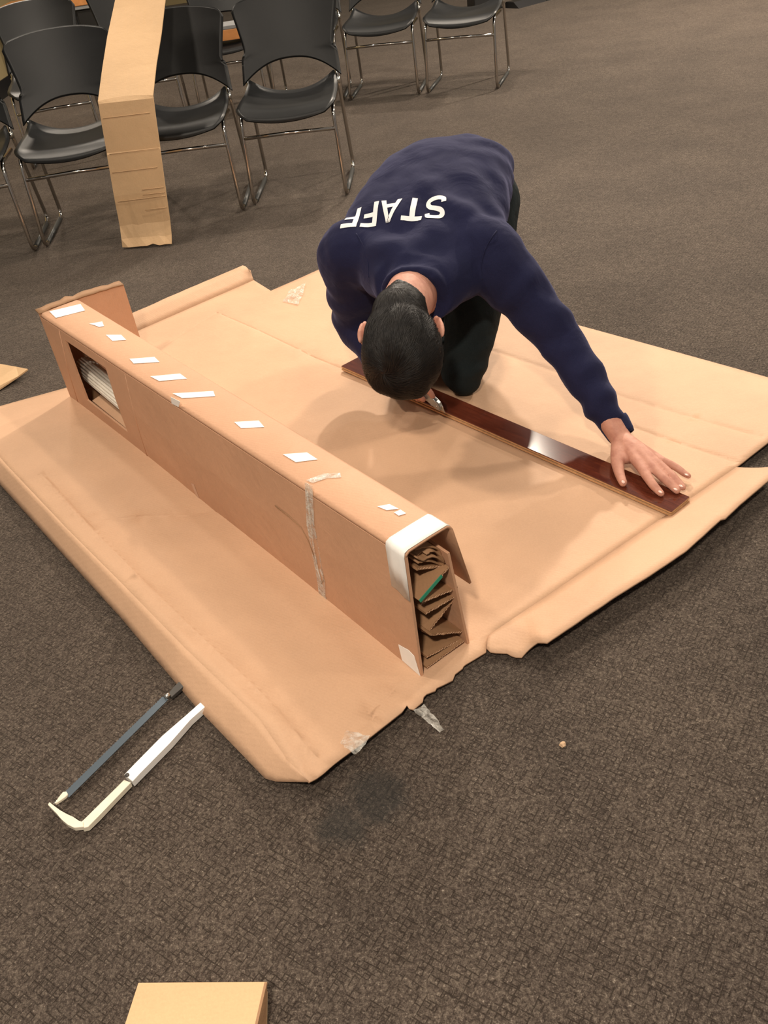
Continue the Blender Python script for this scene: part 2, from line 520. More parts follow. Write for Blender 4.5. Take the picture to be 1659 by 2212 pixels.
chair0 = make_chair()
chair_spots = [
    # x, y of the front feet, yaw deg, label, group
    (-0.182, 4.42, -7, 'charcoal stacking chair at the right end of the front row, nearest the kneeling person', 'front row'),
    (-0.700, 4.40, -3, 'front-row charcoal stacking chair half covered by the cardboard strip, just right of it', 'front row'),
    (-1.190, 4.29, 2, 'front-row charcoal stacking chair just left of the upright cardboard strip', 'front row'),
    (-1.700, 4.22, 5, 'charcoal stacking chair cut off by the left picture edge, only its right side showing', 'front row'),
    (0.913, 6.20, -20, 'charcoal stacking chair at the right end of the back row', 'back row'),
    (0.412, 6.35, -14, 'back-row charcoal stacking chair second from the right end, beside the end chair', 'back row'),
    (-0.090, 6.47, -9, 'back-row charcoal stacking chair hidden behind the front row end chair', 'back row'),
    (-0.600, 6.50, -2, 'back-row charcoal stacking chair with a wooden box on its seat', 'back row'),
    (-1.120, 6.22, 5, 'back-row charcoal stacking chair mostly behind the upright cardboard strip', 'back row'),
    (-1.610, 5.86, 9, 'charcoal stacking chair at the left end of the back row against the olive wall', 'back row'),
]
for i, (x, y, yaw, lab, grp) in enumerate(chair_spots):
    o = chair0 if i == 0 else copy_tree(chair0)
    a = math.radians(yaw)
    # origin sits between the front and rear feet: front feet are 0.225 in front of it
    o.location = (x - math.sin(a) * 0.225, y + math.cos(a) * 0.225, 0.0005)
    o.rotation_euler = (0, 0, a)
    tag(o, lab, 'chair', 'charcoal stacking chairs in the ' + grp)

# wooden box lying on a back-row seat
c7 = chair_spots[7]
r = empty('wooden_box', (c7[0] + 0.02, c7[1] + 0.14, 0.448))
bm = bmesh.new(); box(bm, (0, 0, 0.035), (0.15, 0, 0), (0, 0.10, 0), (0, 0, 0.032)); bevel(bm, 0.004)
from_bm('body', bm, M_ORANGE, r)
bm = bmesh.new(); box(bm, (0, 0, 0.078), (0.152, 0, 0), (0, 0.102, 0), (0, 0, 0.0105)); bevel(bm, 0.003)
from_bm('lid', bm, M_GREY, r)
tag(r, 'orange wooden box with a grey lid lying on a back-row chair seat', 'box')

# low black cabinet by the wall with a wooden top and a framed picture
cab0 = V((-2.58, 8.92, 0))
r = empty('low_cabinet', cab0, 0.0)
bm = bmesh.new(); box(bm, (0.62, 0, 0.27), (0.60, 0, 0), (0, 0.19, 0), (0, 0, 0.269)); bevel(bm, 0.004)
from_bm('body', bm, M_BLACK, r)
for k in range(2):
    bm = bmesh.new(); box(bm, (0.325 + 0.59 * k, -0.198, 0.28), (0.285, 0, 0), (0, 0.008, 0), (0, 0, 0.25)); bevel(bm, 0.003)
    d = from_bm('door', bm, M_BLACK, r)
    bm = bmesh.new(); tube(bm, [(0.325 + 0.59 * k + 0.2, -0.222, 0.36), (0.325 + 0.59 * k + 0.2, -0.222, 0.46)], 0.005)
    from_bm('handle', bm, M_STEEL, d, True)
bm = bmesh.new(); box(bm, (0.62, -0.01, 0.556), (0.61, 0, 0), (0, 0.215, 0), (0, 0, 0.0135)); bevel(bm, 0.004)
from_bm('edge_strip', bm, M_GREY, r)
bm = bmesh.new(); box(bm, (0.62, -0.012, 0.606), (0.62, 0, 0), (0, 0.22, 0), (0, 0, 0.0355)); bevel(bm, 0.005)
from_bm('top', bm, M_ORANGE, r)
tag(r, 'low black cabinet with an orange wooden top beside the olive wall', 'cabinet')
pf = cab0 + V((0.72, -0.06, 0.6425))
r = empty('picture_frame', pf, 0.0)
bm = bmesh.new(); box(bm, (0, 0.015, 0.175), (0.12, 0, 0), (0, 0.006, 0), (0, 0, 0.165)); from_bm('picture', bm, M_MAROON, r)
for cx, cz, hx, hz in ((0, 0.012, 0.15, 0.012), (0, 0.345, 0.15, 0.012), (-0.138, 0.178, 0.012, 0.155), (0.138, 0.178, 0.012, 0.155)):
    bm = bmesh.new(); box(bm, (cx, 0, cz), (hx, 0, 0), (0, 0.012, 0), (0, 0, hz)); bevel(bm, 0.002)
    from_bm('frame_rail', bm, M_ORANGE, r)
tag(r, 'small wood-framed dark red picture standing on the black cabinet', 'picture')

# black equipment case and a low black cable ramp, top right
pc = at(1052, 26)
r = empty('equipment_case', (pc.x, pc.y + 0.13, 0), 0.12)
bm = bmesh.new(); box(bm, (0, 0, 0.16), (0.13, 0, 0), (0, 0.13, 0), (0, 0, 0.15)); bevel(bm, 0.008); from_bm('body', bm, M_BLACK, r)
for sx in (-1, 1):
    bm = bmesh.new(); tube(bm, [(sx * 0.10, -0.09, 0.0005), (sx * 0.10, -0.09, 0.012)], 0.018, 10); from_bm('foot', bm, M_BASE, r)
bm = bmesh.new(); tube(bm, fillet([(-0.06, 0, 0.31), (-0.06, 0, 0.35), (0.06, 0, 0.35), (0.06, 0, 0.31)], 0.02), 0.007, 8); from_bm('handle', bm, M_STEEL, r, True)
tag(r, 'black case standing on the carpet behind the right end chair', 'case')
ra_, rb_ = at(1120, 19), at(1300, -30)
dv_ = (rb_ - ra_).normalized(); nv_ = V((-dv_.y, dv_.x, 0))
r = empty('cable_ramp', ra_)
L_ = (rb_ - ra_).length
for k in range(3):
    bm = bmesh.new()
    a_, b_ = dv_ * (L_ * k / 3 + 0.006), dv_ * (L_ * (k + 1) / 3 - 0.004)
    prism(bm, [a_, a_ + nv_ * 0.24, a_ + nv_ * 0.17 + V((0, 0, 0.05)), a_ + nv_ * 0.07 + V((0, 0, 0.05))], b_ - a_)
    from_bm('segment', bm, M_BASE, r)
tag(r, 'low black cable ramp running across the carpet at the top edge', 'cable ramp')

# ================================================================== BIG CARDBOARD SHEET
def pip(p, poly):
    c = False; j = len(poly) - 1
    for i in range(len(poly)):
        if (poly[i].y > p.y) != (poly[j].y > p.y) and p.x < (poly[j].x - poly[i].x) * (p.y - poly[i].y) / (poly[j].y - poly[i].y) + poly[i].x: c = not c
        j = i
    return c

def segdist(p, a, b):
    ab = b - a; t = max(0, min(1, (p - a).dot(ab) / ab.length_squared))
    return (p - (a + ab * t)).length

def sheet(name, outline, mat, parent, ctrl=(), creases=(), step=0.05, th=0.005, wob=0.002, rag=()):
    """outline/ctrl: (px, py, z) ; creases: (pxpts, depth, width)"""
    P3 = [at(*q) for q in outline]
    # densify outline
    O = []
    for i in range(len(P3)):
        a, b = P3[i], P3[(i + 1) % len(P3)]
        n = max(1, round((b - a).length / 0.025))
        for k in range(n): O.append(a.lerp(b, k / n))
    D = []
    for i in range(len(P3)):
        a, b = P3[i], P3[(i + 1) % len(P3)]
        n = max(1, int((b - a).length / 0.010))
        for k in range(n): D.append(a.lerp(b, k / n))
    C3 = D + [at(*q) for q in ctrl for _ in range(8)]
    CX = np.array([(p.x, p.y) for p in C3]); CZ = np.array([p.z for p in C3])
    outl = {(round(p.x, 5), round(p.y, 5)): p.z for p in O}
    cl = []
    for pts, dep, wd_ in creases:
        cl.append(([at(*q).to_2d() if len(q) == 3 else at(q[0], q[1], 0.01).to_2d() for q in pts], dep, wd_))
    def crz(p):
        z = 0.0
        for pts, dep, wd_ in cl:
            d = min(segdist(p, pts[i], pts[i + 1]) for i in range(len(pts) - 1))
            z -= dep * math.exp(-(d / wd_) ** 2)
        return z
    def zf(p, full=True):
        kk = (round(p.x, 5), round(p.y, 5))
        if kk in outl: z = outl[kk]
        else:
            d2 = (CX[:, 0] - p.x) ** 2 + (CX[:, 1] - p.y) ** 2 + 1e-5
            wgt = d2 ** -1.5
            z = float((wgt * CZ).sum() / wgt.sum())
            z += wob * noise.noise(V((p.x * 3.1, p.y * 3.1, 2.0)))
        return max(z, 0.006)
    poly = [p.to_2d() for p in O]
    vs_ = list(poly)
    edges = [(i, (i + 1) % len(poly)) for i in range(len(poly))]
    x0, x1 = min(p.x for p in poly), max(p.x for p in poly)
    y0, y1 = min(p.y for p in poly), max(p.y for p in poly)
    ed = [(poly[i], poly[(i + 1) % len(poly)]) for i in range(len(poly))]
    cand = []; cl_pts = set()
    for i in range(int((x1 - x0) / step) + 1):
        for j in range(int((y1 - y0) / step) + 1):
            q_ = V((x0 + (i + 0.5 * (j % 2)) * step, y0 + j * step)); q_.freeze(); cand.append(q_)
    for pts, dep, wd_ in cl:
        for i in range(len(pts) - 1):
            a, b = pts[i], pts[i + 1]
            nrm = V((-(b - a).y, (b - a).x)).normalized()
            n = max(2, int((b - a).length / 0.025))
            for k in range(n + 1):
                for o_ in (-2, -1, -0.5, 0, 0.5, 1, 2):
                    q_ = a.lerp(b, k / n) + nrm * wd_ * o_; q_.freeze(); cand.append(q_); cl_pts.add(q_)
    area = sum(poly[i - 1].cross(poly[i]) for i in range(len(poly)))
    sg = 1 if area > 0 else -1
    rim = []
    for a, b in ed:
        if (b - a).length < 0.012: continue
        t = (b - a).normalized(); nin = V((-t.y, t.x)) * sg
        rim.append((a + b) / 2 + nin * 0.022); rim.append(a + nin * 0.044)
    cand = rim + [p for p in cand if min(segdist(p, a, b) for a, b in ed) > 0.06 or p in cl_pts]
    for p in cand:
        if pip(p, poly) and min(segdist(p, a, b) for a, b in ed) > 0.008: vs_.append(p)
    out = delaunay_2d_cdt(vs_, edges, [], 1, 1e-6)
    zz = np.array([zf(p, False) for p in out[0]])
    fixed = np.array([(round(p.x, 5), round(p.y, 5)) in outl for p in out[0]])
    E_ = np.array(out[1] if len(out[1]) else [(0, 0)])
    E_ = np.array(list({tuple(sorted((f[i], f[(i + 1) % 3]))) for f in out[2] for i in range(3)}))
    deg = np.zeros(len(zz)); np.add.at(deg, E_[:, 0], 1); np.add.at(deg, E_[:, 1], 1)
    for _ in range(25):
        acc = np.zeros(len(zz)); np.add.at(acc, E_[:, 0], zz[E_[:, 1]]); np.add.at(acc, E_[:, 1], zz[E_[:, 0]])
        zz = np.where(fixed, zz, acc / np.maximum(deg, 1))
    verts = [(p.x, p.y, max(0.006, z + crz(p))) for p, z in zip(out[0], zz)]
    o = mesh(name, verts, [tuple(f) for f in out[2]], mat, parent, True)
    bm = bmesh.new(); bm.from_mesh(o.data); bmesh.ops.recalc_face_normals(bm, faces=bm.faces)
    if sum(f.normal.z for f in bm.faces) < 0: bmesh.ops.reverse_faces(bm, faces=bm.faces)
    bm.to_mesh(o.data); bm.free()
    md = o.modifiers.new('thickness', 'SOLIDIFY'); md.thickness = th; md.offset = -1; md.use_even_offset = False
    return o

SH = empty('cardboard_sheet', (0, 0, 0))
tag(SH, 'large flattened kraft cardboard box spread on the carpet under the kneeling person', 'cardboard')
FOLD = [(-78, 900, .050), (17, 1007, .060), (145, 1142, .064), (263, 1260, .066), (398, 1398, .066), (560, 1553, .062), (620, 1640, .052), (668, 1688, .042)]
BACKC = [(548, 605, .012), (420, 661, .013), (290, 718, .014)]
panel_outline = FOLD + [(684, 1681, .036), (700, 1670, .035), (722, 1650, .034), (745, 1632, .033), (790, 1599, .03), (830, 1567, .027), (868, 1537, .024), (879, 1522, .024), (884, 1531, .022),
    (893, 1532, .022), (913, 1515, .02), (915, 1504, .02), (921, 1498, .019), (940, 1491, .018), (943, 1485, .018), (958, 1478, .017), (978, 1468, .016), (983, 1455, .015), (999, 1443, .014),
    (1001, 1438, .014), (1006, 1434, .013), (1030, 1420, .012), (1050, 1408, .012), (1051, 1392, .013), (1055, 1372, .018),
    (1190, 1281, .018), (1320, 1193, .015), (1460, 1098, .013), (1590, 1009, .020), (1659, 955, .026), (1789, 851, .02),
    (1659, 815, .010), (1460, 760, .008), (1270, 708, .008), (1100, 662, .008), (900, 607, .008), (740, 564, .008),
    (700, 577, .008), (640, 604, .008), (585, 628, .008)] + BACKC + [(200, 757, .012), (190, 822, .010), (170, 830, .010), (0, 877, .018)]
panel_ctrl = [(913, 1465, .010), (600, 1200, .010), (400, 1050, .010), (260, 930, .009), (185, 885, .009), (740, 1330, .010), (500, 1120, .010),
              (1000, 1100, .010), (1200, 1000, .010), (900, 950, .009), (700, 800, .009), (500, 800, .009), (1300, 900, .010), (1450, 1000, .011), (1400, 1080, .011),
              (1100, 1250, .012), (1000, 1350, .010), (300, 1150, .026), (450, 1320, .03), (600, 1480, .03), (720, 1560, .026), (150, 1000, .025), (60, 920, .03), (820, 1460, .014), (1560, 900, .014), (1450, 850, .012), (1000, 780, .008), (850, 1400, .011)]
panel_creases = [
    ([(1066, 757), (1209, 805), (1344, 857), (1500, 906), (1640, 951)], 0.0045, 0.011),
    ([(1370, 925), (1450, 955), (1590, 1004)], 0.004, 0.008),
    ([(470, 676), (560, 715), (680, 772), (900, 860)], 0.003, 0.004),
    ([(360, 745), (470, 676)], 0.002, 0.006),
    ([(95, 1035, .04), (169, 1118, .045), (300, 1255, .045), (420, 1372, .045), (560, 1500, .045), (700, 1660, .035)], -0.004, 0.006),
    ([(240, 1135, .03), (300, 1127, .02), (470, 1118, .01)], -0.002, 0.006),
    ([(870, 1480), (850, 1500), (810, 1560), (790, 1595)], -0.002, 0.008),
    ([(985, 1395), (1052, 1376)], 0.003, 0.006),
]
sheet('panel', panel_outline, M_CARD, SH, panel_ctrl, panel_creases)
def ruled(name, A, B, mat, parent, nu=60, nv=4, sag=0.0, th=0.005):
    """flap between a crease polyline A and an outer edge polyline B (px, py, z)"""
    def resample(P):
        P = [at(*q) for q in P]
        L = [0.0]
        for a, b in zip(P, P[1:]): L.append(L[-1] + (b - a).length)
        out = []
        for k in range(nu + 1):
            d = L[-1] * k / nu
            i_ = max(i for i in range(len(P) - 1) if L[i] <= d + 1e-9)
            out.append(P[i_].lerp(P[i_ + 1], (d - L[i_]) / (L[i_ + 1] - L[i_])))
        return out
    ra, rb = resample(A), resample(B)
    vs_ = []
    for k in range(nu + 1):
        for j_ in range(nv + 1):
            t = j_ / nv
            p = ra[k].lerp(rb[k], t)
            p.z += sag * math.sin(math.pi * t) + 0.0015 * t * noise.noise(V((k * 0.25, 0, 1)))
            p.z = max(p.z, 0.006)
            vs_.append(p)
    fs = [(k * (nv + 1) + j_, k * (nv + 1) + j_ + 1, (k + 1) * (nv + 1) + j_ + 1, (k + 1) * (nv + 1) + j_) for k in range(nu) for j_ in range(nv)]
    o = mesh(name, vs_, fs, mat, parent, True)
    bm = bmesh.new(); bm.from_mesh(o.data); bmesh.ops.recalc_face_normals(bm, faces=bm.faces)
    if sum(f.normal.z for f in bm.faces) < 0: bmesh.ops.reverse_faces(bm, faces=bm.faces)
    bm.to_mesh(o.data); bm.free()
    md = o.modifiers.new('thickness', 'SOLIDIFY'); md.thickness = th; md.offset = -1
    return o
# long side flap, folded down towards the carpet
ruled('flap', FOLD, [(-110, 925, .010), (0, 1047, .010), (128, 1189, .010), (263, 1337, .010), (422, 1526, .010), (573, 1682, .010), (587, 1688, .012), (666, 1690, .038)], M_CARD, SH, 80, 4, 0.002)
# end flap on the right
ruled('flap', [(1055, 1372, .018), (1190, 1281, .018), (1320, 1193, .015), (1460, 1098, .013), (1590, 1009, .020), (1660, 1012, .030), (1700, 1013, .038)],
      [(1051, 1400, .016), (1060, 1409, .014), (1100, 1411, .012), (1106, 1418, .012), (1126, 1420, .012), (1136, 1408, .016), (1147, 1396, .022), (1161, 1386, .034), (1180, 1388, .040), (1250, 1341, .048), (1320, 1293, .052), (1400, 1243, .056), (1480, 1190, .057),
       (1556, 1121, .056), (1566, 1119, .056), (1600, 1087, .054), (1659, 1037, .052), (1735, 985, .048)], M_CARD, SH, 90, 5, 0.003)
# back flap, tilted up
ruled('flap', BACKC + [(200, 757, .012)], [(540, 584, .045), (527, 572, .055), (400, 626, .058), (275, 681, .055), (190, 722, .05)], M_CARD, SH, 40, 3, 0.001)

def crumple(name, quad, mat, parent, nx, ny, amp, seed, th=0.0):
    """crumpled film patch spanned by four world points"""
    a, b, c, d = [V(q) for q in quad]
    rnd = random.Random(seed)
    vs_, fs = [], []
    for j in range(ny + 1):
        for i in range(nx + 1):
            u, v = i / nx, j / ny
            p = (a * (1 - u) + b * u) * (1 - v) + (d * (1 - u) + c * u) * v
            e = 0.4 if i in (0, nx) or j in (0, ny) else 1
            p = p + V((rnd.uniform(-1, 1) * amp * 0.5, rnd.uniform(-1, 1) * amp * 0.5, rnd.uniform(0, 1) * amp * 1.6 * e))
            vs_.append(p)
    for j in range(ny):
        for i in range(nx):
            k = j * (nx + 1) + i
            fs.append((k, k + 1, k + nx + 2)); fs.append((k, k + nx + 2, k + nx + 1))
    return mesh(name, vs_, fs, mat, parent)

tag(crumple('clear_tape', [at(612, 652, .012), at(645, 660, .012), at(662, 612, .014), at(625, 630, .014)], M_CLEAR, SH, 6, 6, 0.007, 3), 'crumpled clear tape')
tag(crumple('clear_tape', [at(735, 1608, .04), at(770, 1632, .038), at(800, 1592, .036), at(748, 1578, .036)], M_CLEAR, SH, 6, 5, 0.004, 5), 'crumpled clear tape')
tag(crumple('clear_tape', [at(893, 1533, .02), at(915, 1522, .02), at(962, 1578, .006), at(950, 1584, .006)], M_CLEAR, SH, 4, 9, 0.005, 9), 'strip of clear tape hanging off the torn edge')

# ================================================================== LONG BOX
SZ = 0.013
BN, BF = at(913, 1463, SZ), at(156, 859, SZ)
bu = (BF - BN); BL = bu.length; bu.normalize()
bv = V((-bu.y, bu.x, 0)); bv = bv if bv.x > 0 else -bv       # away from the camera, across the box
BH = 0.328
def bw(s): return 0.132 + 0.012 * s                            # box width along its length
def tap(s): return 1 - 0.085 * max(0, min(1, s / BL))       # the box sags a little lower towards its far end
def BP(s, v, t): return BN + bu * s + bv * v + V((0, 0, t * tap(s)))
def front_st(x, y):
    p = on_plane(x, y, BN, bv); d = p - BN
    return d.dot(bu), d.z / tap(d.dot(bu))
def top_sv(x, y, t=BH):
    d = at(x, y, SZ + t) - BN
    for _ in range(3): d = at(x, y, SZ + t * tap(d.dot(bu))) - BN
    return d.dot(bu), d.dot(bv)
def end_vt(x, y, s=0.0):
    p = on_plane(x, y, BN + bu * s, bu); d = p - BN
    return d.dot(bv), d.z

BOX = empty('long_box', BN)
tag(BOX, 'long upright cardboard box with white tape pieces and a cut window, standing on the sheet', 'box')
OFF = -BN
def loc(p): return V(p) + OFF
TH = 0.006
bev = 0.008
# front panel with window
wq = [front_st(*q) for q in ((147, 738), (236, 795), (274, 928), (187, 860))]
ws0 = max(wq[0][0], wq[3][0]); ws1 = (wq[1][0] + wq[2][0]) / 2
wt0 = (wq[3][1] + wq[2][1]) / 2; wt1 = (wq[0][1] + wq[1][1]) / 2
ws0 = (wq[0][0] + wq[3][0]) / 2
print('window', ws0, ws1, wt0, wt1, 'BL', BL)
sa, sb = sorted((ws0, ws1))
xs = [0, sa * 0.3, sa * 0.6, sa, sb, BL]; ts = [0, wt0, wt1, BH - bev]
bm = bmesh.new()
def bulge(s, t): return -0.006 * math.sin(math.pi * min(1, max(0, s / BL))) * math.sin(math.pi * min(1, t / BH))
grid_s = sorted(set([BL * k / 26 for k in range(27)] + [sa, sb]))
grid_s = [s for s in grid_s if s in (sa, sb, 0, BL) or min(abs(s - sa), abs(s - sb)) > 0.012]
grid_t = [0, wt0 * 0.5, wt0, (wt0 + wt1) / 2, wt1, BH - bev]
vt = {}
for i, s in enumerate(grid_s):
    for j, t in enumerate(grid_t):
        vt[i, j] = bm.verts.new(loc(BP(s, bulge(s, t), t)))
for i in range(len(grid_s) - 1):
    for j in range(len(grid_t) - 1):
        if grid_s[i] >= sa - 1e-6 and grid_s[i + 1] <= sb + 1e-6 and grid_t[j] >= wt0 - 1e-6 and grid_t[j + 1] <= wt1 + 1e-6: continue
        bm.faces.new((vt[i, j], vt[i + 1, j], vt[i + 1, j + 1], vt[i, j + 1]))
fp = from_bm('front_panel', bm, M_BOX, BOX, False)
md = fp.modifiers.new('thickness', 'SOLIDIFY'); md.thickness = TH; md.offset = 0.0
# top panel rounds over the front edge and hangs down the back at the near end
bm = bmesh.new()
NS = 40
rows = []
for k in range(NS + 1):
    s = BL * k / NS
    wv = bw(s) - 0.022
    hang = 0.17 if s < 0.22 else 0.03
    out = 0.038 if s < 0.22 else 0.004
    j = 0.0006 * noise.noise(V((s * 9, 0, 1)))
    prof = [(0.0, BH - bev), (0.002, BH - 0.003), (0.008, BH + 0.001), (wv * 0.5, BH + 0.002 + j), (wv - 0.008, BH + 0.001), (wv - 0.001, BH - 0.004), (wv + 0.003, BH - 0.012), (wv + out, BH - hang)]
    rows.append([bm.verts.new(loc(BP(s, v, t))) for v, t in prof])
for k in range(NS):
    for q in range(7):
        bm.faces.new((rows[k][q], rows[k + 1][q], rows[k + 1][q + 1], rows[k][q + 1]))
tp = from_bm('top_panel', bm, M_BOX, BOX, True)
md = tp.modifiers.new('thickness', 'SOLIDIFY'); md.thickness = 0.005; md.offset = 0
# back and bottom and far end
bm = bmesh.new()
prism(bm, [loc(BP(0.0, bw(0), 0)), loc(BP(BL, bw(BL), 0)), loc(BP(BL, bw(BL) - 0.03, BH - 0.014)), loc(BP(0.0, bw(0) - 0.03, BH - 0.06))], bv * -TH)
from_bm('back_panel', bm, M_BOX, BOX)
bm = bmesh.new()
prism(bm, [loc(BP(0.02, 0.004, 0.002)), loc(BP(BL - 0.01, 0.004, 0.002)), loc(BP(BL - 0.01, bw(BL) - 0.01, 0.002)), loc(BP(0.02, bw(0) - 0.01, 0.002))], V((0, 0, TH)))
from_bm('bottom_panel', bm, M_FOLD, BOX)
# far end panel, wider than the box, standing as an open flap
e0 = BP(BL + 0.002, -0.003, 0)
fw = 0.305
fdir = (bv + bu * 0.10).normalized()
bm = bmesh.new()
NJ = 14
bot, top_ = [], []
for k in range(NJ + 1):
    v = fw * k / NJ
    bot.append(e0 + fdir * v); top_.append(e0 + fdir * v + V((0, 0, BH * tap(BL) + 0.006 - 0.02 * (k / NJ) ** 2 + 0.004 * noise.noise(V((k * 1.7, 0, 0))))))
prism(bm, [loc(p) for p in bot] + [loc(p) for p in reversed(top_)], bu * 0.006)
from_bm('end_flap', bm, M_BOX, BOX)
bm = bmesh.new()   # torn lip along the top of the end flap
tor = []
for k in range(NJ + 1):
    p = top_[k]
    w_ = 0.026 + 0.010 * noise.noise(V((k * 0.9, 3, 0)))
    tor.append((p - bu * 0.002, p + bu * w_ + V((0, 0, 0.006 + 0.006 * noise.noise(V((k * 1.3, 7, 0)))))))
va = [bm.verts.new(loc(a)) for a, b in tor]; vb = [bm.verts.new(loc(b)) for a, b in tor]
for k in range(NJ): bm.faces.new((va[k], va[k + 1], vb[k + 1], vb[k]))
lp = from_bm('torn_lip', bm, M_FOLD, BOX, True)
md = lp.modifiers.new('thickness', 'SOLIDIFY'); md.thickness = 0.004
# scored folds on the front face (thin raised ridges)
for pts in ([(122, 692), (150, 800), (172, 872)], [(266, 788), (300, 910), (322, 988)]):
    st = [front_st(*q) for q in pts]
    bm = bmesh.new()
    tube(bm, [loc(BP(s, bulge(s, t) - TH * 0.5, min(t, BH - 0.012))) for s, t in st], 0.0016, 6)
    from_bm('score_line', bm, M_BOX, BOX, True)

def patch_top(pxs, mat, name, lift=0.0052, zoff=0.0):
    pts = [top_sv(*q) for q in pxs]
    bm = bmesh.new()
    prism(bm, [loc(BP(s, v, BH + lift)) for s, v in pts], V((0, 0, 0.0008)))
    return from_bm(name, bm, mat, BOX)
def patch_front(pxs, mat, name):
    pts = [front_st(*q) for q in pxs]
    bm = bmesh.new()
    prism(bm, [loc(BP(s, bulge(s, t) - TH * 0.5 - 0.0006, t)) for s, t in pts], bv * -0.0007)
    return from_bm(name, bm, mat, BOX)

for q in ([(108, 676), (175, 660), (185, 674), (122, 690)], [(194, 703), (222, 698), (226, 708), (215, 710), (206, 706)],
          [(230, 727), (263, 727), (274, 738), (244, 740)], [(281, 779), (335, 775), (346, 786), (290, 789)],
          [(326, 817), (390, 811), (405, 822), (345, 827)], [(374, 854), (462, 849), (466, 860), (395, 864)],
          [(507, 916), (560, 913), (572, 927), (522, 929)], [(612, 986), (664, 982), (687, 997), (640, 1003)],
          [(816, 1099), (842, 1094), (862, 1104), (836, 1107)], [(852, 1112), (866, 1106), (878, 1114), (862, 1119)]):
    patch_top(q, M_WHITETAPE, 'white_tape')
patch_front([(372, 856), (392, 866), (389, 878), (374, 870)], M_WHITETAPE, 'white_tape')
# big corner tape over the near end: top and front pieces
p1 = [top_sv(*q) for q in ((850, 1160), (921, 1145), (966, 1166), (895, 1188))]
bm = bmesh.new()
w0 = bw(0) - 0.022
rr = [[bm.verts.new(loc(BP(s, v, t))) for v, t in ((-0.0045, BH * 0.66 + (0.004 if s > 0.03 else -0.004)), (-0.0045, BH - 0.05), (-0.0045, BH - bev), (-0.002, BH + 0.0025), (0.007, BH + 0.0058), (w0 * 0.5, BH + 0.0062), (w0 - 0.008, BH + 0.0052), (w0 - 0.0002, BH - 0.001))] for s in (0.001, 0.018, 0.036, 0.054)]
for a in range(3):
    for b in range(7): bm.faces.new((rr[a][b], rr[a + 1][b], rr[a + 1][b + 1], rr[a][b + 1]))
tw = from_bm('white_tape', bm, M_WHITETAPE, BOX, True)
md = tw.modifiers.new('thickness', 'SOLIDIFY'); md.thickness = 0.0008; md.offset = 0
patch_front([(864, 1390), (886, 1402), (898, 1415), (911, 1458), (872, 1424)], M_WHITETAPE, 'white_tape')
# clear tape over the top and down the front
patch_top([(662, 1042), (700, 1028), (736, 1026), (738, 1036), (706, 1038), (676, 1048)], M_CLEAR, 'clear_tape')
patch_front([(662, 1040), (678, 1048), (684, 1130), (706, 1255), (708, 1292), (692, 1284), (690, 1250), (668, 1130)], M_CLEAR, 'clear_tape')
bm = bmesh.new()
tube(bm, [loc(BP(s, bulge(s, t) - TH * 0.5 - 0.002, t)) for s, t in [front_st(*q) for q in ((668, 1060), (676, 1120), (684, 1180), (692, 1225), (700, 1258), (704, 1246), (698, 1225))]], 0.0022, 6)
from_bm('tape_twist', bm, M_CLEAR, BOX, True)
bm = bmesh.new()
tube(bm, [loc(BP(s, bulge(s, t) - TH * 0.5 - 0.0008, t)) for s, t in [front_st(*q) for q in ((600, 1089), (630, 1112), (655, 1135), (672, 1165), (690, 1215))]], 0.0012, 6)
from_bm('scratch', bm, M_FOLD, BOX, True)
patch_front([(418, 1041), (424, 1044), (436, 1083), (430, 1080)], mat_cardboard('scuffed_cardboard', (0.66, 0.43, 0.30)), 'scuff')

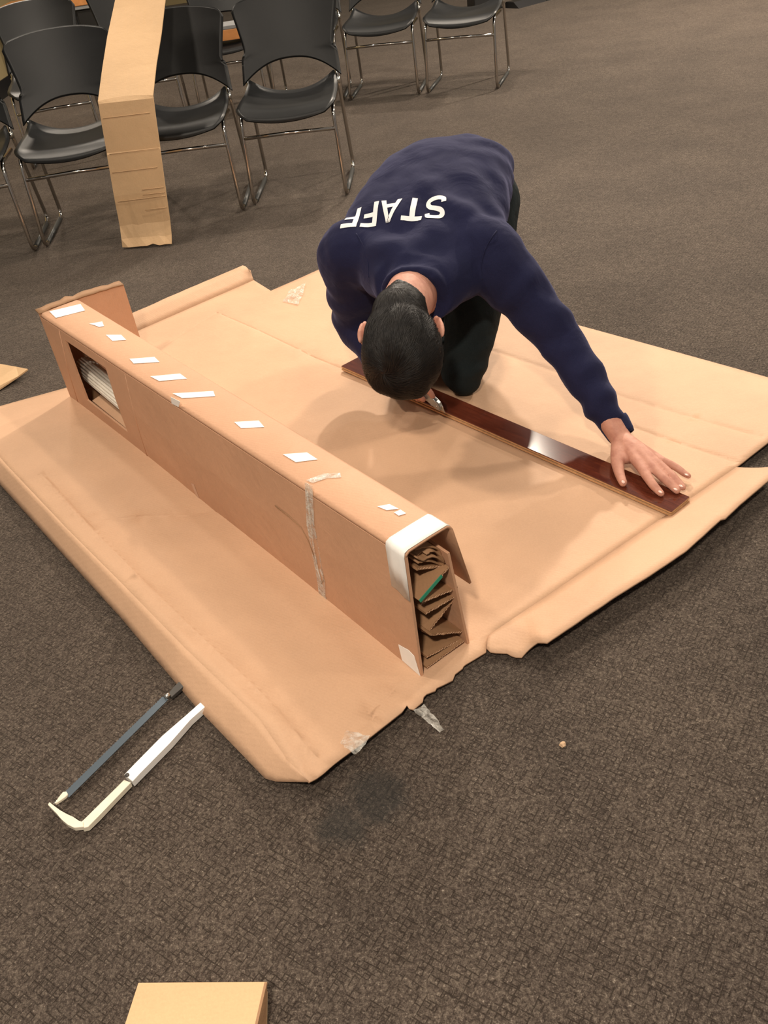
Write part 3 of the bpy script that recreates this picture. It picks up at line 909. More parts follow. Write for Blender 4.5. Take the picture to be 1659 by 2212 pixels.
# folded cardboard packed into the open near end
CR = lambda x, y: (780 + x / 4.88, 1120 + y / 4.88)
folds = [((585, 532), (930, 490), 0.02), ((925, 512), (615, 872), 0.003), ((640, 880), (1030, 722), 0.008), ((625, 905), (1025, 745), 0.035), ((680, 1003), (1040, 790), 0.012), ((1030, 812), (700, 1205), 0.02),
         ((735, 1225), (1062, 1192), 0.008), ((665, 1448), (1062, 1222), 0.028), ((690, 1462), (1075, 1340), 0.012), ((700, 1640), (1088, 1372), 0.004), ((640, 1175), (735, 1225), 0.05)]
for a, b, s0 in folds:
    va_, ta_ = end_vt(*CR(*a), s0); vb_, tb_ = end_vt(*CR(*b), s0)
    va_ = min(max(va_, 0.009), bw(0) - 0.012); vb_ = min(max(vb_, 0.009), bw(0) - 0.012)
    pa, pb = BP(s0, va_, max(ta_, 0.012)), BP(s0, vb_, max(tb_, 0.012))
    d = (pb - pa).normalized(); nrm = d.cross(bu).normalized()
    mid = (pa + pb) / 2 + nrm * 0.002
    bm = bmesh.new()
    rows_ = []
    for sgn in (-1, 1):      # wavy torn end: two liners with flute between
        rows_.append([bm.verts.new(loc(pa.lerp(pb, k / 10) + nrm * sgn * 0.0026 + bu * 0.0035 * noise.noise(V((k * 1.1, a[0] * 0.1, sgn))))) for k in range(11)])
    rows2 = [[bm.verts.new(v.co + bu * 0.42) for v in r_] for r_ in rows_]
    for k in range(10):
        bm.faces.new((rows_[0][k], rows_[0][k + 1], rows2[0][k + 1], rows2[0][k]))
        bm.faces.new((rows_[1][k], rows_[1][k + 1], rows2[1][k + 1], rows2[1][k]))
        bm.faces.new((rows_[0][k], rows_[0][k + 1], rows_[1][k + 1], rows_[1][k]))
    bm.faces.new((rows_[0][0], rows_[1][0], rows2[1][0], rows2[0][0]))
    bm.faces.new((rows_[0][10], rows_[1][10], rows2[1][10], rows2[0][10]))
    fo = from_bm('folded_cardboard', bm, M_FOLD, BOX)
    # corrugation flute showing along the cut edge
    bm = bmesh.new()
    nfl = int((pb - pa).length / 0.004)
    tube(bm, [pa.lerp(pb, k / nfl) + OFF + nrm * 0.0016 * (1 if k % 2 else -1) - bu * 0.0006 for k in range(nfl + 1)], 0.0006, 4)
    from_bm('flute', bm, M_CARD, fo)
    if a == (925, 512):
        g0, g1 = pa.lerp(pb, 0.25), pb
        bm = bmesh.new()
        nn = nrm if nrm.z > 0 else -nrm
        prism(bm, [loc(g0 + nn * 0.0050 - bu * 0.001), loc(g1 + nn * 0.0050 - bu * 0.001), loc(g1 - nn * 0.0036 - bu * 0.001), loc(g0 - nn * 0.0036 - bu * 0.001)], bu * -0.0012)
        from_bm('green_tape', bm, M_GREEN, fo)
# crumpled kraft sheets rolled under the lid
for c_, s0 in (([(575, 330), (700, 300), (820, 330), (900, 400), (930, 460)], 0.02), ([(690, 380), (760, 345), (850, 400), (920, 470)], 0.012), ([(585, 400), (640, 350), (690, 345), (720, 385), (690, 360)], 0.025), ([(590, 415), (660, 440), (780, 405), (900, 460)], 0.01), ([(600, 470), (720, 450), (900, 480)], 0.016)):
    pp = [BP(s0, min(max(v, 0.010), bw(0) - 0.036), min(t, BH - 0.012)) for v, t in [end_vt(*CR(*q), s0) for q in c_]]
    pp = catmull(pp, 5)
    bm = bmesh.new()
    r1 = [bm.verts.new(loc(p + bu * 0.003 * noise.noise(V((i * 0.8, s0 * 50, 0))))) for i, p in enumerate(pp)]; r2 = [bm.verts.new(loc(p + bu * 0.30)) for p in pp]
    for i in range(len(pp) - 1): bm.faces.new((r1[i], r1[i + 1], r2[i + 1], r2[i]))
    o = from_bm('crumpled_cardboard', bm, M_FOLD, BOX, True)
    md = o.modifiers.new('thickness', 'SOLIDIFY'); md.thickness = 0.0028; md.offset = 0
# white rod inside
bm = bmesh.new()
v0, t0 = end_vt(*CR(990, 1150), 0.03); p0 = BP(0.03, v0, t0 - 0.004)
tube(bm, [loc(p0), loc(p0 + bu * 0.004), loc(p0 + bu * 0.25 - bv * 0.03)], [0.005, 0.0075, 0.0075], 10)
from_bm('white_rod', bm, M_WHITEROD, BOX, True)
# rolled blind seen through the window
Z3_ = V((0, 0, 1))
bm = bmesh.new()
RA, RB = [on_plane(x, y, BN + bv * 0.055, bv) for x, y in ((183, 792), (256, 852))]
RB = RA + (RB - RA) * 1.5
rx = (RB - RA).normalized(); ry = (Z3_ - rx * rx.z).normalized(); rz_ = rx.cross(ry)
for k in range(20):
    q = 2 * math.pi * k / 20
    o_ = ry * (0.030 * math.sin(q)) + rz_ * (0.030 * math.cos(q))
    tube(bm, [loc(RA + o_), loc(RB + o_)], 0.0050, 6)
tube(bm, [loc(RA + rx * 0.004), loc(RB)], 0.0275, 12)
from_bm('rolled_blind', bm, M_SLAT, BOX, True)
bm = bmesh.new()
prism(bm, [loc(BP(sb + 0.005, 0.012, 0.045)), loc(BP(sa - 0.05, 0.012, 0.035)), loc(BP(sa - 0.05, 0.115, 0.055)), loc(BP(sb + 0.005, 0.115, 0.065))], V((0, 0, 0.005)))
from_bm('inner_fold', bm, M_CARD, BOX)

# ================================================================== PLANK
PZ = 0.0165
pa_, pb_, pw_ = at(738, 795, PZ + .007), at(1450, 1112, PZ + .005), at(1499, 1079, PZ + .012)
pd = (pa_ - pb_).normalized(); pd.z = 0; pd.normalize()
pl = (pa_ - pb_).length
pn = V((-pd.y, pd.x, 0)); pn = pn if pn.dot(pw_ - pb_) > 0 else -pn
pwid = (pw_ - pb_).dot(pn)
PL = empty('floor_plank', V((pb_.x, pb_.y, PZ)), math.atan2(pd.y, pd.x))
sgn = 1 if V((-pd.y, pd.x, 0)).dot(pn) > 0 else -1
def plbox(y0, y1, x0, x1, z0, z1, bv_=0.0):
    bm = bmesh.new()
    box(bm, ((x0 + x1) / 2, sgn * (y0 + y1) / 2, (z0 + z1) / 2), ((x1 - x0) / 2, 0, 0), (0, (y1 - y0) / 2, 0), (0, 0, (z1 - z0) / 2))
    if bv_: bevel(bm, bv_)
    return bm
from_bm('lacquered_face', plbox(0, pwid, 0, pl, 0.0120, 0.0148, 0.0008), M_PLANK, PL)
from_bm('upper_core', plbox(0.0004, pwid, 0.0004, pl, 0.0076, 0.0120), M_PLANKEDGE, PL)
from_bm('groove', plbox(0.004, pwid - 0.004, 0.004, pl - 0.004, 0.0052, 0.0076), M_PLANKGROOVE, PL)
from_bm('lower_core', plbox(-0.001, pwid, -0.001, pl, 0.0, 0.0052), M_PLANKEDGE, PL)
tag(PL, 'glossy reddish-brown wood floor plank lying on the cardboard under the left hand', 'plank')
PLZ = PZ + 0.0148

# ================================================================== PERSON
def blob(bm, c, r, rot=None, seg=20, rings=14):
    """ellipsoid"""
    c = V(c)
    if not isinstance(r, (tuple, list)): r = (r, r, r)
    M = Matrix.Translation(c) @ (rot.to_4x4() if rot is not None else Matrix.Identity(4)) @ Matrix.Diagonal((*r, 1))
    bmesh.ops.create_uvsphere(bm, u_segments=seg, v_segments=rings, radius=1, matrix=M)

def chain(bm, pts, rad, seg=16, n=5):
    pts = [V(p) for p in pts]
    cp = catmull([(*p, ) for p in pts], n)
    cr = [x.x for x in catmull([(r, 0, 0) for r in rad], n)]
    tube(bm, cp, cr, seg)
    for p, r in ((cp[0], cr[0]), (cp[-1], cr[-1])): blob(bm, p, r * 0.999, None, seg, 10)

def loft(bm, secs, seg=28, n=6):
    """secs: (centre, half-width vector, half-height vector)"""
    cs = catmull([s[0] for s in secs], n); ws = catmull([s[1] for s in secs], n); hs = catmull([s[2] for s in secs], n)
    rings = []
    for c, a, b in zip(cs, ws, hs):
        ring = []
        for k in range(seg):
            q = 2 * math.pi * k / seg
            cx, sx = math.cos(q), math.sin(q)
            ring.append(bm.verts.new(c + a * (abs(cx) ** 0.85 * (1 if cx > 0 else -1)) + b * (abs(sx) ** 0.9 * (1 if sx > 0 else -1))))
        rings.append(ring)
    for i in range(len(rings) - 1):
        for k in range(seg):
            bm.faces.new((rings[i][k], rings[i][(k + 1) % seg], rings[i + 1][(k + 1) % seg], rings[i + 1][k]))
    bm.faces.new(rings[0][::-1]); bm.faces.new(rings[-1])

def remesh(name, bm, voxel, smooth_it, mat, parent=None, disp=None, factor=0.5):
    bmesh.ops.recalc_face_normals(bm, faces=bm.faces)
    me = bpy.data.meshes.new(name + '_cage'); bm.to_mesh(me); bm.free()
    t = bpy.data.objects.new(name + '_cage', me); COL.objects.link(t)
    md = t.modifiers.new('r', 'REMESH'); md.mode = 'VOXEL'; md.voxel_size = voxel; md.adaptivity = 0
    if smooth_it:
        ms = t.modifiers.new('s', 'SMOOTH'); ms.factor = factor; ms.iterations = smooth_it
    dg = bpy.context.evaluated_depsgraph_get(); dg.update()
    res = bpy.data.meshes.new_from_object(t.evaluated_get(dg))
    bpy.data.objects.remove(t); bpy.data.meshes.remove(me)
    res.name = name
    if disp:
        n = len(res.vertices)
        co = np.empty(n * 3); res.vertices.foreach_get('co', co); co = co.reshape(-1, 3)
        no = np.empty(n * 3); res.vertices.foreach_get('normal', no); no = no.reshape(-1, 3)
        d = np.array([disp(V(c), V(q)) for c, q in zip(co, no)])
        co = co + no * d[:, None]
        res.vertices.foreach_set('co', co.ravel()); res.update()
    return link(name, res, mat, parent, True)

Z3 = V((0, 0, 1))
# joints -------------------------------------------------------------
SHL, SHR = at(1062, 548, .475), at(752, 548, .475)
ELB_L = at(1212, 735, .265); WR_L = at(1343, 950, .068)
ELB_R = at(772, 690, .235); WR_R = at(868, 842, .085)
HIPC = at(975, 388, .54)
lat_s = (SHL - SHR); lat_s.z = 0; lat_s.normalize()
lat_h = V((0.97, -0.24, 0)).normalized()
HIP_L, HIP_R = HIPC + lat_h * 0.100 + V((0, -0.04, -0.045)), HIPC - lat_h * 0.100 + V((0, -0.04, -0.045))
KN_L, KN_R = at(1002, 815, .070), at(905, 770, .070)
AN_L, AN_R = KN_L + V((0.05, 0.43, -0.005)), KN_R + V((0.04, 0.43, -0.005))
NECK = at(893, 622, .462)
HEADC = at(868, 742, .392)
hup = (HEADC - NECK); hup = V((-0.10, -0.86, -0.48)).normalized()         # neck to crown
hface = V((0.02, 0.48, -0.88)); hface = (hface - hup * hface.dot(hup)).normalized()
hlat = hup.cross(hface).normalized()                                    # sideways
HR = Matrix((hlat, hface, hup)).transposed()                            # columns: x side, y face, z crown
HS = 1.10
def H(x, y, z): return HEADC + HR @ (V((x, y, z)) * HS)

MIDS = (SHL + SHR) / 2
spine = [  # centre, half-width, half-height (sweatshirt outside)
    (at(893, 628, .455), lat_s * 0.098, V((0, 0.03, 0.080))),
    (at(905, 568, .475), lat_s * 0.190, V((0, 0.03, 0.112))),
    (at(908, 522, .500), lat_s * 0.222, V((0, 0.02, 0.125))),
    (at(926, 462, .530), (lat_s + lat_h) * 0.110, V((0, 0.01, 0.126))),
    (at(952, 412, .552), lat_h * 0.205, V((0, 0.0, 0.124))),
    (at(972, 380, .560), lat_h * 0.187, V((0, -0.01, 0.115))),
    (at(988, 358, .556), lat_h * 0.150, V((0, -0.02, 0.09))),
]

def fold_noise(p, s, k): return noise.noise(V((p.x * s + k, p.y * s, p.z * s)))

# body (skin): one continuous figure, slimmer than the clothes ---------------
bm = bmesh.new()
loft(bm, [(c, a * 0.80, b * 0.76) for c, a, b in spine[:-1]])
for sh, el, wr in ((SHL, ELB_L, WR_L), (SHR, ELB_R, WR_R)):
    chain(bm, [sh.lerp(MIDS, 0.25), sh, sh.lerp(el, 0.5), el, el.lerp(wr, 0.45), wr], [0.06, 0.055, 0.045, 0.037, 0.036, 0.0275])
for hp, kn, an in ((HIP_L, KN_L, AN_L), (HIP_R, KN_R, AN_R)):
    chain(bm, [hp, hp.lerp(kn, 0.5), kn], [0.07, 0.055, 0.036]); chain(bm, [kn, kn.lerp(an, 0.4), an], [0.036, 0.036, 0.03])
chain(bm, [MIDS.lerp(NECK, 0.6), NECK + V((0, 0.0, -0.005)), H(0, -0.022, -0.060)], [0.066, 0.064, 0.063], 40)
# skull, jaw, face
blob(bm, H(0, -0.008, 0.012), tuple(HS * q for q in (0.074, 0.093, 0.098)), HR, 28, 20)
blob(bm, H(0, 0.030, -0.035), tuple(HS * q for q in (0.062, 0.062, 0.075)), HR, 24, 16)
blob(bm, H(0, -0.045, -0.050), (0.062, 0.056, 0.062), HR, 24, 16)
blob(bm, H(0, 0.055, -0.090), tuple(HS * q for q in (0.036, 0.032, 0.030)), HR)
blob(bm, H(0, 0.100, -0.038), tuple(HS * q for q in (0.011, 0.020, 0.020)), HR, 12, 10)       # nose
blob(bm, H(0, 0.088, -0.018), tuple(HS * q for q in (0.009, 0.014, 0.024)), HR, 12, 10)
blob(bm, H(0, 0.083, -0.070), tuple(HS * q for q in (0.022, 0.010, 0.007)), HR, 12, 8)        # lips
blob(bm, H(0, 0.080, -0.080), tuple(HS * q for q in (0.018, 0.011, 0.007)), HR, 12, 8)
for s in (-1, 1):
    blob(bm, H(s * 0.030, 0.079, 0.012), tuple(HS * q for q in (0.022, 0.012, 0.008)), HR, 12, 8)   # brow
    blob(bm, H(s * 0.040, 0.070, -0.030), tuple(HS * q for q in (0.018, 0.014, 0.018)), HR, 12, 8)  # cheek
    # ear: rim and lobe
    ez = Matrix.Rotation(s * 0.42, 3, 'Z')
    blob(bm, H(s * 0.083, -0.012, -0.022), tuple(HS * q for q in (0.008, 0.019, 0.031)), HR @ ez, 14, 10)
    blob(bm, H(s * 0.090, -0.026, -0.012), tuple(HS * q for q in (0.006, 0.007, 0.022)), HR @ ez, 12, 8)
    blob(bm, H(s * 0.079, -0.006, -0.050), tuple(HS * q for q in (0.007, 0.010, 0.012)), HR @ ez, 12, 8)
# left hand pressed flat on the plank, drawn joint by joint
hz = PLZ + 0.0095
def finger(bm, base, pts, rads): chain(bm, [base] + pts, rads, 12, 4)
PALM_L = WR_L
kn_ = {'i': at(1388, 1014, hz + .022), 'm': at(1406, 1005, hz + .025), 'r': at(1421, 1001, hz + .023), 'p': at(1430, 995, hz + .016)}
chain(bm, [WR_L, WR_L.lerp(kn_['i'], 0.45) + V((0, 0, 0.004)), kn_['i']], [0.025, 0.020, 0.0125], 12, 4)
chain(bm, [WR_L, WR_L.lerp(kn_['m'], 0.45) + V((0, 0, 0.006)), kn_['m']], [0.026, 0.021, 0.0125], 12, 4)
chain(bm, [WR_L, WR_L.lerp(kn_['r'], 0.45) + V((0, 0, 0.004)), kn_['r']], [0.025, 0.020, 0.012], 12, 4)
chain(bm, [WR_L, WR_L.lerp(kn_['p'], 0.45), kn_['p']], [0.023, 0.018, 0.011], 12, 4)
finger(bm, kn_['i'], [at(1408, 1044, hz + .012), at(1420, 1058, hz + .003), at(1428, 1066, hz - .001)], [0.0132, 0.0114, 0.0102, 0.0088])
finger(bm, kn_['m'], [at(1435, 1034, hz + .014), at(1452, 1050, hz + .004), at(1462, 1060, hz - .001)], [0.0134, 0.0116, 0.0103, 0.0089])
finger(bm, kn_['r'], [at(1450, 1026, hz + .012), at(1466, 1043, hz + .003), at(1475, 1053, hz - .001)], [0.0124, 0.0108, 0.0098, 0.0084])
finger(bm, kn_['p'], [at(1458, 1008, hz + .004), at(1476, 1021, hz - .004), at(1487, 1028, hz - .008)], [0.0112, 0.0098, 0.0088, 0.0076])
tb = at(1334, 992, hz + .018)
chain(bm, [WR_L + V((-0.006, -0.006, -0.004)), tb, at(1338, 1022, hz + .006), at(1346, 1043, hz - .0005)], [0.023, 0.0180, 0.0132, 0.0106], 12, 4)
chain(bm, [tb, kn_['i'].lerp(WR_L, 0.45) - V((0, 0, 0.006))], [0.0145, 0.015], 12, 3)
# right hand closed round the knife
KT = at(962, 893, PLZ + 0.001)                # knife tip on the plank edge
KDIR = (at(925, 862, 0.066) - KT).normalized()  # tip to butt
def KP(d, o=V((0, 0, 0))): return KT + KDIR * d + o
ks = KDIR.cross(Z3).normalized()              # sideways of knife
ku = ks.cross(KDIR).normalized()
if ku.z < 0: ku = -ku
RK = KP(0.155)
chain(bm, [WR_R, KP(0.170) + ku * 0.022 - ks * 0.010, KP(0.120) + ku * 0.026 - ks * 0.008], [0.0265, 0.028, 0.020], 12, 4)
chain(bm, [WR_R, KP(0.165) - ku * 0.01 + ks * 0.012, KP(0.135) - ku * 0.005 + ks * 0.02], [0.025, 0.024, 0.016], 12, 4)
finger(bm, KP(0.125) + ku * 0.028, [KP(0.092) + ku * 0.030, KP(0.066) + ku * 0.024, KP(0.055) + ku * 0.016], [0.0125, 0.0105, 0.0092, 0.0082])   # index along the top
chain(bm, [KP(0.140) - ks * 0.020, KP(0.105) - ks * 0.024 + ku * 0.006, KP(0.074) - ks * 0.016 + ku * 0.002], [0.016, 0.0115, 0.0088], 12, 4)        # thumb on the near side
chain(bm, [KP(0.140) + ks * 0.020, KP(0.105) - ku * 0.000 + ks * 0.026, KP(0.088) - ku * 0.018 + ks * 0.012, KP(0.092) - ku * 0.020 - ks * 0.008], [0.0125, 0.0108, 0.0095, 0.0082], 12, 4)
chain(bm, [KP(0.150) + ks * 0.020, KP(0.122) - ku * 0.004 + ks * 0.028, KP(0.106) - ku * 0.021 + ks * 0.012, KP(0.110) - ku * 0.023 - ks * 0.008], [0.0120, 0.0104, 0.0092, 0.008], 12, 4)
chain(bm, [KP(0.160) + ks * 0.018, KP(0.138) - ku * 0.006 + ks * 0.025, KP(0.125) - ku * 0.020 + ks * 0.011, KP(0.128) - ku * 0.021 - ks * 0.006], [0.0105, 0.0092, 0.0082, 0.0072], 12, 4)
PERSON = remesh('person', bm, 0.0033, 4, M_SKIN)
tag(PERSON, 'dark-haired person in a navy STAFF sweatshirt kneeling bent over, one hand on the plank', 'person')

# fingernails
for px, z, d in (((1348, 1043), hz + .0075, (0.12, -0.5, 0)), ((1430, 1064), hz + .0065, (0.6, -0.6, 0)), ((1463, 1058), hz + .0065, (0.7, -0.6, 0)), ((1475, 1051), hz + .006, (0.7, -0.6, 0)), ((1487, 1026), hz - .0015, (0.8, -0.4, 0))):
    bm = bmesh.new()
    dd = V(d).normalized(); sd = V((-dd.y, dd.x, 0))
    blob(bm, at(px[0], px[1], z) - dd * 0.004, (0.0055, 0.0042, 0.0012), Matrix((dd, sd, Z3)).transposed() @ Matrix.Rotation(0.3, 3, 'Y'), 12, 8)
    from_bm('fingernail', bm, M_NAIL, PERSON, True)

# eyes (hidden from above but there)
for s in (-1, 1):
    bm = bmesh.new(); blob(bm, H(s * 0.030, 0.076, -0.004), 0.011, None, 14, 10)
    from_bm('eye', bm, M_WHITETAPE, PERSON, True)

# sweatshirt -----------------------------------------------------------
bm = bmesh.new()
loft(bm, spine)
arm_l = [(SHL.lerp(MIDS, 0.30), 0.100), (SHL + V((-0.01, 0, -0.01)), 0.096), (SHL.lerp(ELB_L, 0.45) + V((0, 0, -0.006)), 0.075), (ELB_L, 0.061), (ELB_L.lerp(WR_L, 0.35), 0.054), (ELB_L.lerp(WR_L, 0.70), 0.046), (at(1327, 912, .088), 0.0375)]
chain(bm, [p for p, r in arm_l], [r for p, r in arm_l], 20, 6)
arm_r = [(SHR.lerp(MIDS, 0.30), 0.100), (SHR + V((0.005, 0.0, -0.01)), 0.092), (SHR.lerp(ELB_R, 0.45), 0.078), (ELB_R, 0.066), (ELB_R.lerp(WR_R, 0.4), 0.056), (ELB_R.lerp(WR_R, 0.88), 0.043)]
chain(bm, [p for p, r in arm_r], [r for p, r in arm_r], 20, 6)
# collar roll round the neck
ndir = (H(0, -0.02, -0.06) - MIDS.lerp(NECK, 0.6)).normalized()
nside = lat_s - ndir * lat_s.dot(ndir); nside.normalize(); nup = ndir.cross(nside)
nc = NECK + V((0, -0.006, -0.008))
tube(bm, [nc + nside * (0.074 * math.cos(q)) + nup * (0.066 * math.sin(q)) + ndir * 0.004 for q in [2 * math.pi * k / 24 for k in range(25)]], 0.012, 8)
loft(bm, [(nc - ndir * 0.05, nside * 0.09, nup * 0.085), (nc - ndir * 0.02, nside * 0.080, nup * 0.074), (nc, nside * 0.074, nup * 0.067)], 24, 3)

def near_seg(p, a, b):
    ab = b - a; t = max(0, min(1, (p - a).dot(ab) / ab.length_squared)); return t, (p - (a + ab * t)).length
def knit_disp(p, n):
    d = 0.0
    # soft body folds
    q = p - MIDS
    d += 0.008 * fold_noise(p, 8, 0.3) + 0.004 * fold_noise(p, 19, 5.1)
    # rings of creases down the left sleeve
    for a, b, amp, fr in ((SHL, ELB_L, 0.0045, 62), (ELB_L, at(1327, 912, .088), 0.0050, 74), (SHR, ELB_R, 0.006, 55)):
        t, ds = near_seg(p, a, b)
        if ds < 0.12:
            ln = (b - a).length
            g = max(0, 1 - abs(ds - 0.06) / 0.07)
            ph = t * ln * fr + 3.2 * fold_noise(p, 8, 2.0)
            d += amp * g * math.sin(ph) * (0.3 + 0.7 * t)
    # folds fanning from the left armpit across the back, and gathers over the hip
    w1 = math.exp(-((p - (SHL + V((-0.06, 0.10, 0.06)))).length / 0.13) ** 2)
    d += 0.009 * w1 * math.sin(60 * (p.x * 0.9 + p.y * 0.45) + 2 * fold_noise(p, 7, 9))
    w2 = math.exp(-((p - (NECK + V((0.02, 0.12, 0.05)))).length / 0.12) ** 2)
    d += 0.010 * w2 * math.sin(46 * (p.y * 0.9 - abs(p.x - NECK.x) * 0.8) + 1.5 * fold_noise(p, 6, 4))
    w3 = math.exp(-((p - (HIPC + lat_h * 0.17 + V((0, 0.0, 0.06)))).length / 0.14) ** 2)
    d += 0.005 * w3 * math.sin(85 * (p.y * 0.8 + p.z * 0.5) + 2 * fold_noise(p, 9, 7))
    return d
SWEAT = remesh('sweatshirt', bm, 0.0065, 9, M_KNIT, PERSON, knit_disp)
# ribbed cuffs and hem
def ribbed(name, c, axis, r0, r1, ln, side, ribs, parent):
    axis = axis.normalized(); side = (side - axis * side.dot(axis)).normalized(); up = axis.cross(side)
    bm = bmesh.new(); rings = []
    for k in range(6):
        t = k / 5; ring = []
        for q in range(ribs * 2):
            a = math.pi * q / ribs
            rr_ = (r0 + (r1 - r0) * t) * (1 + (0.02 if q % 2 else -0.02)) * (1 - 0.05 * (1 if k in (0, 5) else 0))
            ring.append(bm.verts.new(c + axis * (ln * (t - 0.5)) + side * rr_ * math.cos(a) + up * rr_ * math.sin(a)))
        rings.append(ring)
    n = ribs * 2
    for k in range(5):
        for q in range(n): bm.faces.new((rings[k][q], rings[k][(q + 1) % n], rings[k + 1][(q + 1) % n], rings[k + 1][q]))
    o = from_bm(name, bm, M_KNIT, parent, True)
    md = o.modifiers.new('t', 'SOLIDIFY'); md.thickness = 0.004; md.offset = -1
    return o
cl0 = at(1334, 926, .080)
ribbed('cuff', cl0, WR_L - ELB_L, 0.0400, 0.0350, 0.05, lat_s, 40, SWEAT)
ribbed('cuff', ELB_R.lerp(WR_R, 0.93), WR_R - ELB_R, 0.043, 0.037, 0.045, lat_s, 40, SWEAT)

# STAFF print on the back ------------------------------------------------
LET = {
    'S': None,
    'T': [[(0, .82), (.80, .82), (.80, 1), (0, 1)], [(.30, 0), (.50, 0), (.50, .82), (.30, .82)]],
    'A': [[(0, 0), (.20, 0), (.52, 1), (.36, 1)], [(.68, 0), (.88, 0), (.52, 1), (.36, 1)], [(.20, .20), (.68, .20), (.625, .37), (.255, .37)]],
    'F': [[(0, 0), (.20, 0), (.20, 1), (0, 1)], [(.20, .82), (.68, .82), (.68, 1), (.20, 1)], [(.20, .42), (.60, .42), (.60, .59), (.20, .59)]],
}
def s_strip():
    c = catmull([(.05, .30, 0), (.10, .14, 0), (.36, .085, 0), (.64, .14, 0), (.70, .29, 0), (.60, .42, 0), (.38, .50, 0), (.14, .60, 0), (.08, .74, 0), (.16, .87, 0), (.38, .915, 0), (.62, .86, 0), (.68, .71, 0)], 5)
    L, R = [], []
    for i, p in enumerate(c):
        t = (c[min(i + 1, len(c) - 1)] - c[max(i - 1, 0)]).normalized(); nn = V((-t.y, t.x, 0)) * 0.092
        L.append(p + nn); R.append(p - nn)
    return [[(L[i].x, L[i].y), (L[i + 1].x, L[i + 1].y), (R[i + 1].x, R[i + 1].y), (R[i].x, R[i].y)] for i in range(len(c) - 1)]
LET['S'] = s_strip()
bvh = BVHTree.FromPolygons([v.co[:] for v in SWEAT.data.vertices], [p.vertices[:] for p in SWEAT.data.polygons])
def hit(x, y): return bvh.ray_cast(EYE, ray(x, y).normalized())[0] or at(x, y, 0.6)
A0, A1, A2 = hit(965, 424), hit(765, 455), hit(935, 466)
e1 = (hit(905, 432) - A0).normalized() if A0 else V((-1, 0, 0))
e1 = (A1 - A0).normalized()
e2 = (A2 - A0); e2 = (e2 - e1 * e2.dot(e1)).normalized()
nrm = e1.cross(e2); nrm = nrm if nrm.z > 0 else -nrm
print('text', A0, A1, A2, (A1 - A0).length)
for sp in ([(1096, 476), (1072, 500), (1050, 535), (1040, 570), (1042, 605)], [(770, 505), (786, 535), (795, 570), (797, 600)]):
    pp = [hit(*q) for q in sp]
    bm = bmesh.new(); tube(bm, catmull([p + Z3 * 0.0008 for p in pp], 6), 0.0016, 6)
    from_bm('seam', bm, M_KNIT, SWEAT, True)
LH = 0.075
x_ = 0.0
ADV = {'S': .86, 'T': .90, 'A': .98, 'F': .82}
total = sum(ADV[c] for c in 'STAFF')
scl = 0.292 / total
for ch in 'STAFF':
    bm = bmesh.new()
    for quad in LET[ch]:
        a, b, c, d = [V((q[0], q[1])) for q in quad]
        n1, n2 = (6, 6) if ch != 'S' else (2, 3)
        g = {}
        for i in range(n1 + 1):
            for j in range(n2 + 1):
                u, v = i / n1, j / n2
                p = (a * (1 - u) + b * u) * (1 - v) + (d * (1 - u) + c * u) * v
                wp = A0 + e1 * (x_ + p.x * scl) + e2 * (p.y * LH) + nrm * 0.15
                h, hn, _, _ = bvh.ray_cast(wp, -nrm)
                if h is None: h, hn = wp - nrm * 0.15, nrm
                g[i, j] = bm.verts.new(h + hn * 0.0016)
        for i in range(n1):
            for j in range(n2): bm.faces.new((g[i, j], g[i + 1, j], g[i + 1, j + 1], g[i, j + 1]))
    bmesh.ops.remove_doubles(bm, verts=bm.verts, dist=0.0004)
    tag(from_bm('printed_letter', bm, M_LETTER, SWEAT, True), 'white printed capital letter ' + ch)
    x_ += ADV[ch] * scl

# jeans ------------------------------------------------------------------
bm = bmesh.new()
loft(bm, [(HIPC + V((-0.01, -0.10, 0.0)), lat_h * 0.165, V((0, -0.02, 0.105))), (HIPC + V((0, 0.02, -0.01)), lat_h * 0.178, V((0, -0.03, 0.115))),
          (HIPC + V((0.012, 0.11, -0.04)), lat_h * 0.172, V((0, -0.05, 0.115))), (HIPC + V((0.02, 0.17, -0.08)), lat_h * 0.14, V((0, -0.05, 0.09)))])
for hp, kn, an, s in ((HIP_L, KN_L, AN_L, 1), (HIP_R, KN_R, AN_R, -1)):
    chain(bm, [hp + lat_h * s * 0.0 + V((0, 0.03, -0.02)), hp.lerp(kn, 0.35) + V((0, 0.0, 0.0)), hp.lerp(kn, 0.72) + V((0, 0, 0.0)), kn + V((0, 0.012, 0.002))], [0.102, 0.094, 0.080, 0.063], 20, 6)
    chain(bm, [kn + V((0, 0.012, 0.002)), kn.lerp(an, 0.35), kn.lerp(an, 0.75), an], [0.063, 0.064, 0.056, 0.052], 20, 6)
def jean_disp(p, n):
    d = 0.004 * fold_noise(p, 11, 3) + 0.002 * fold_noise(p, 26, 1)
    for kn, hp in ((KN_L, HIP_L), (KN_R, HIP_R)):
        w_ = math.exp(-((p - kn).length / 0.12) ** 2)
        d += 0.004 * w_ * math.sin(75 * (p.z + 0.3 * p.y) + 2 * fold_noise(p, 8, 2))
    return d
JEANS = remesh('jeans', bm, 0.0075, 8, M_JEANS, PERSON, jean_disp)
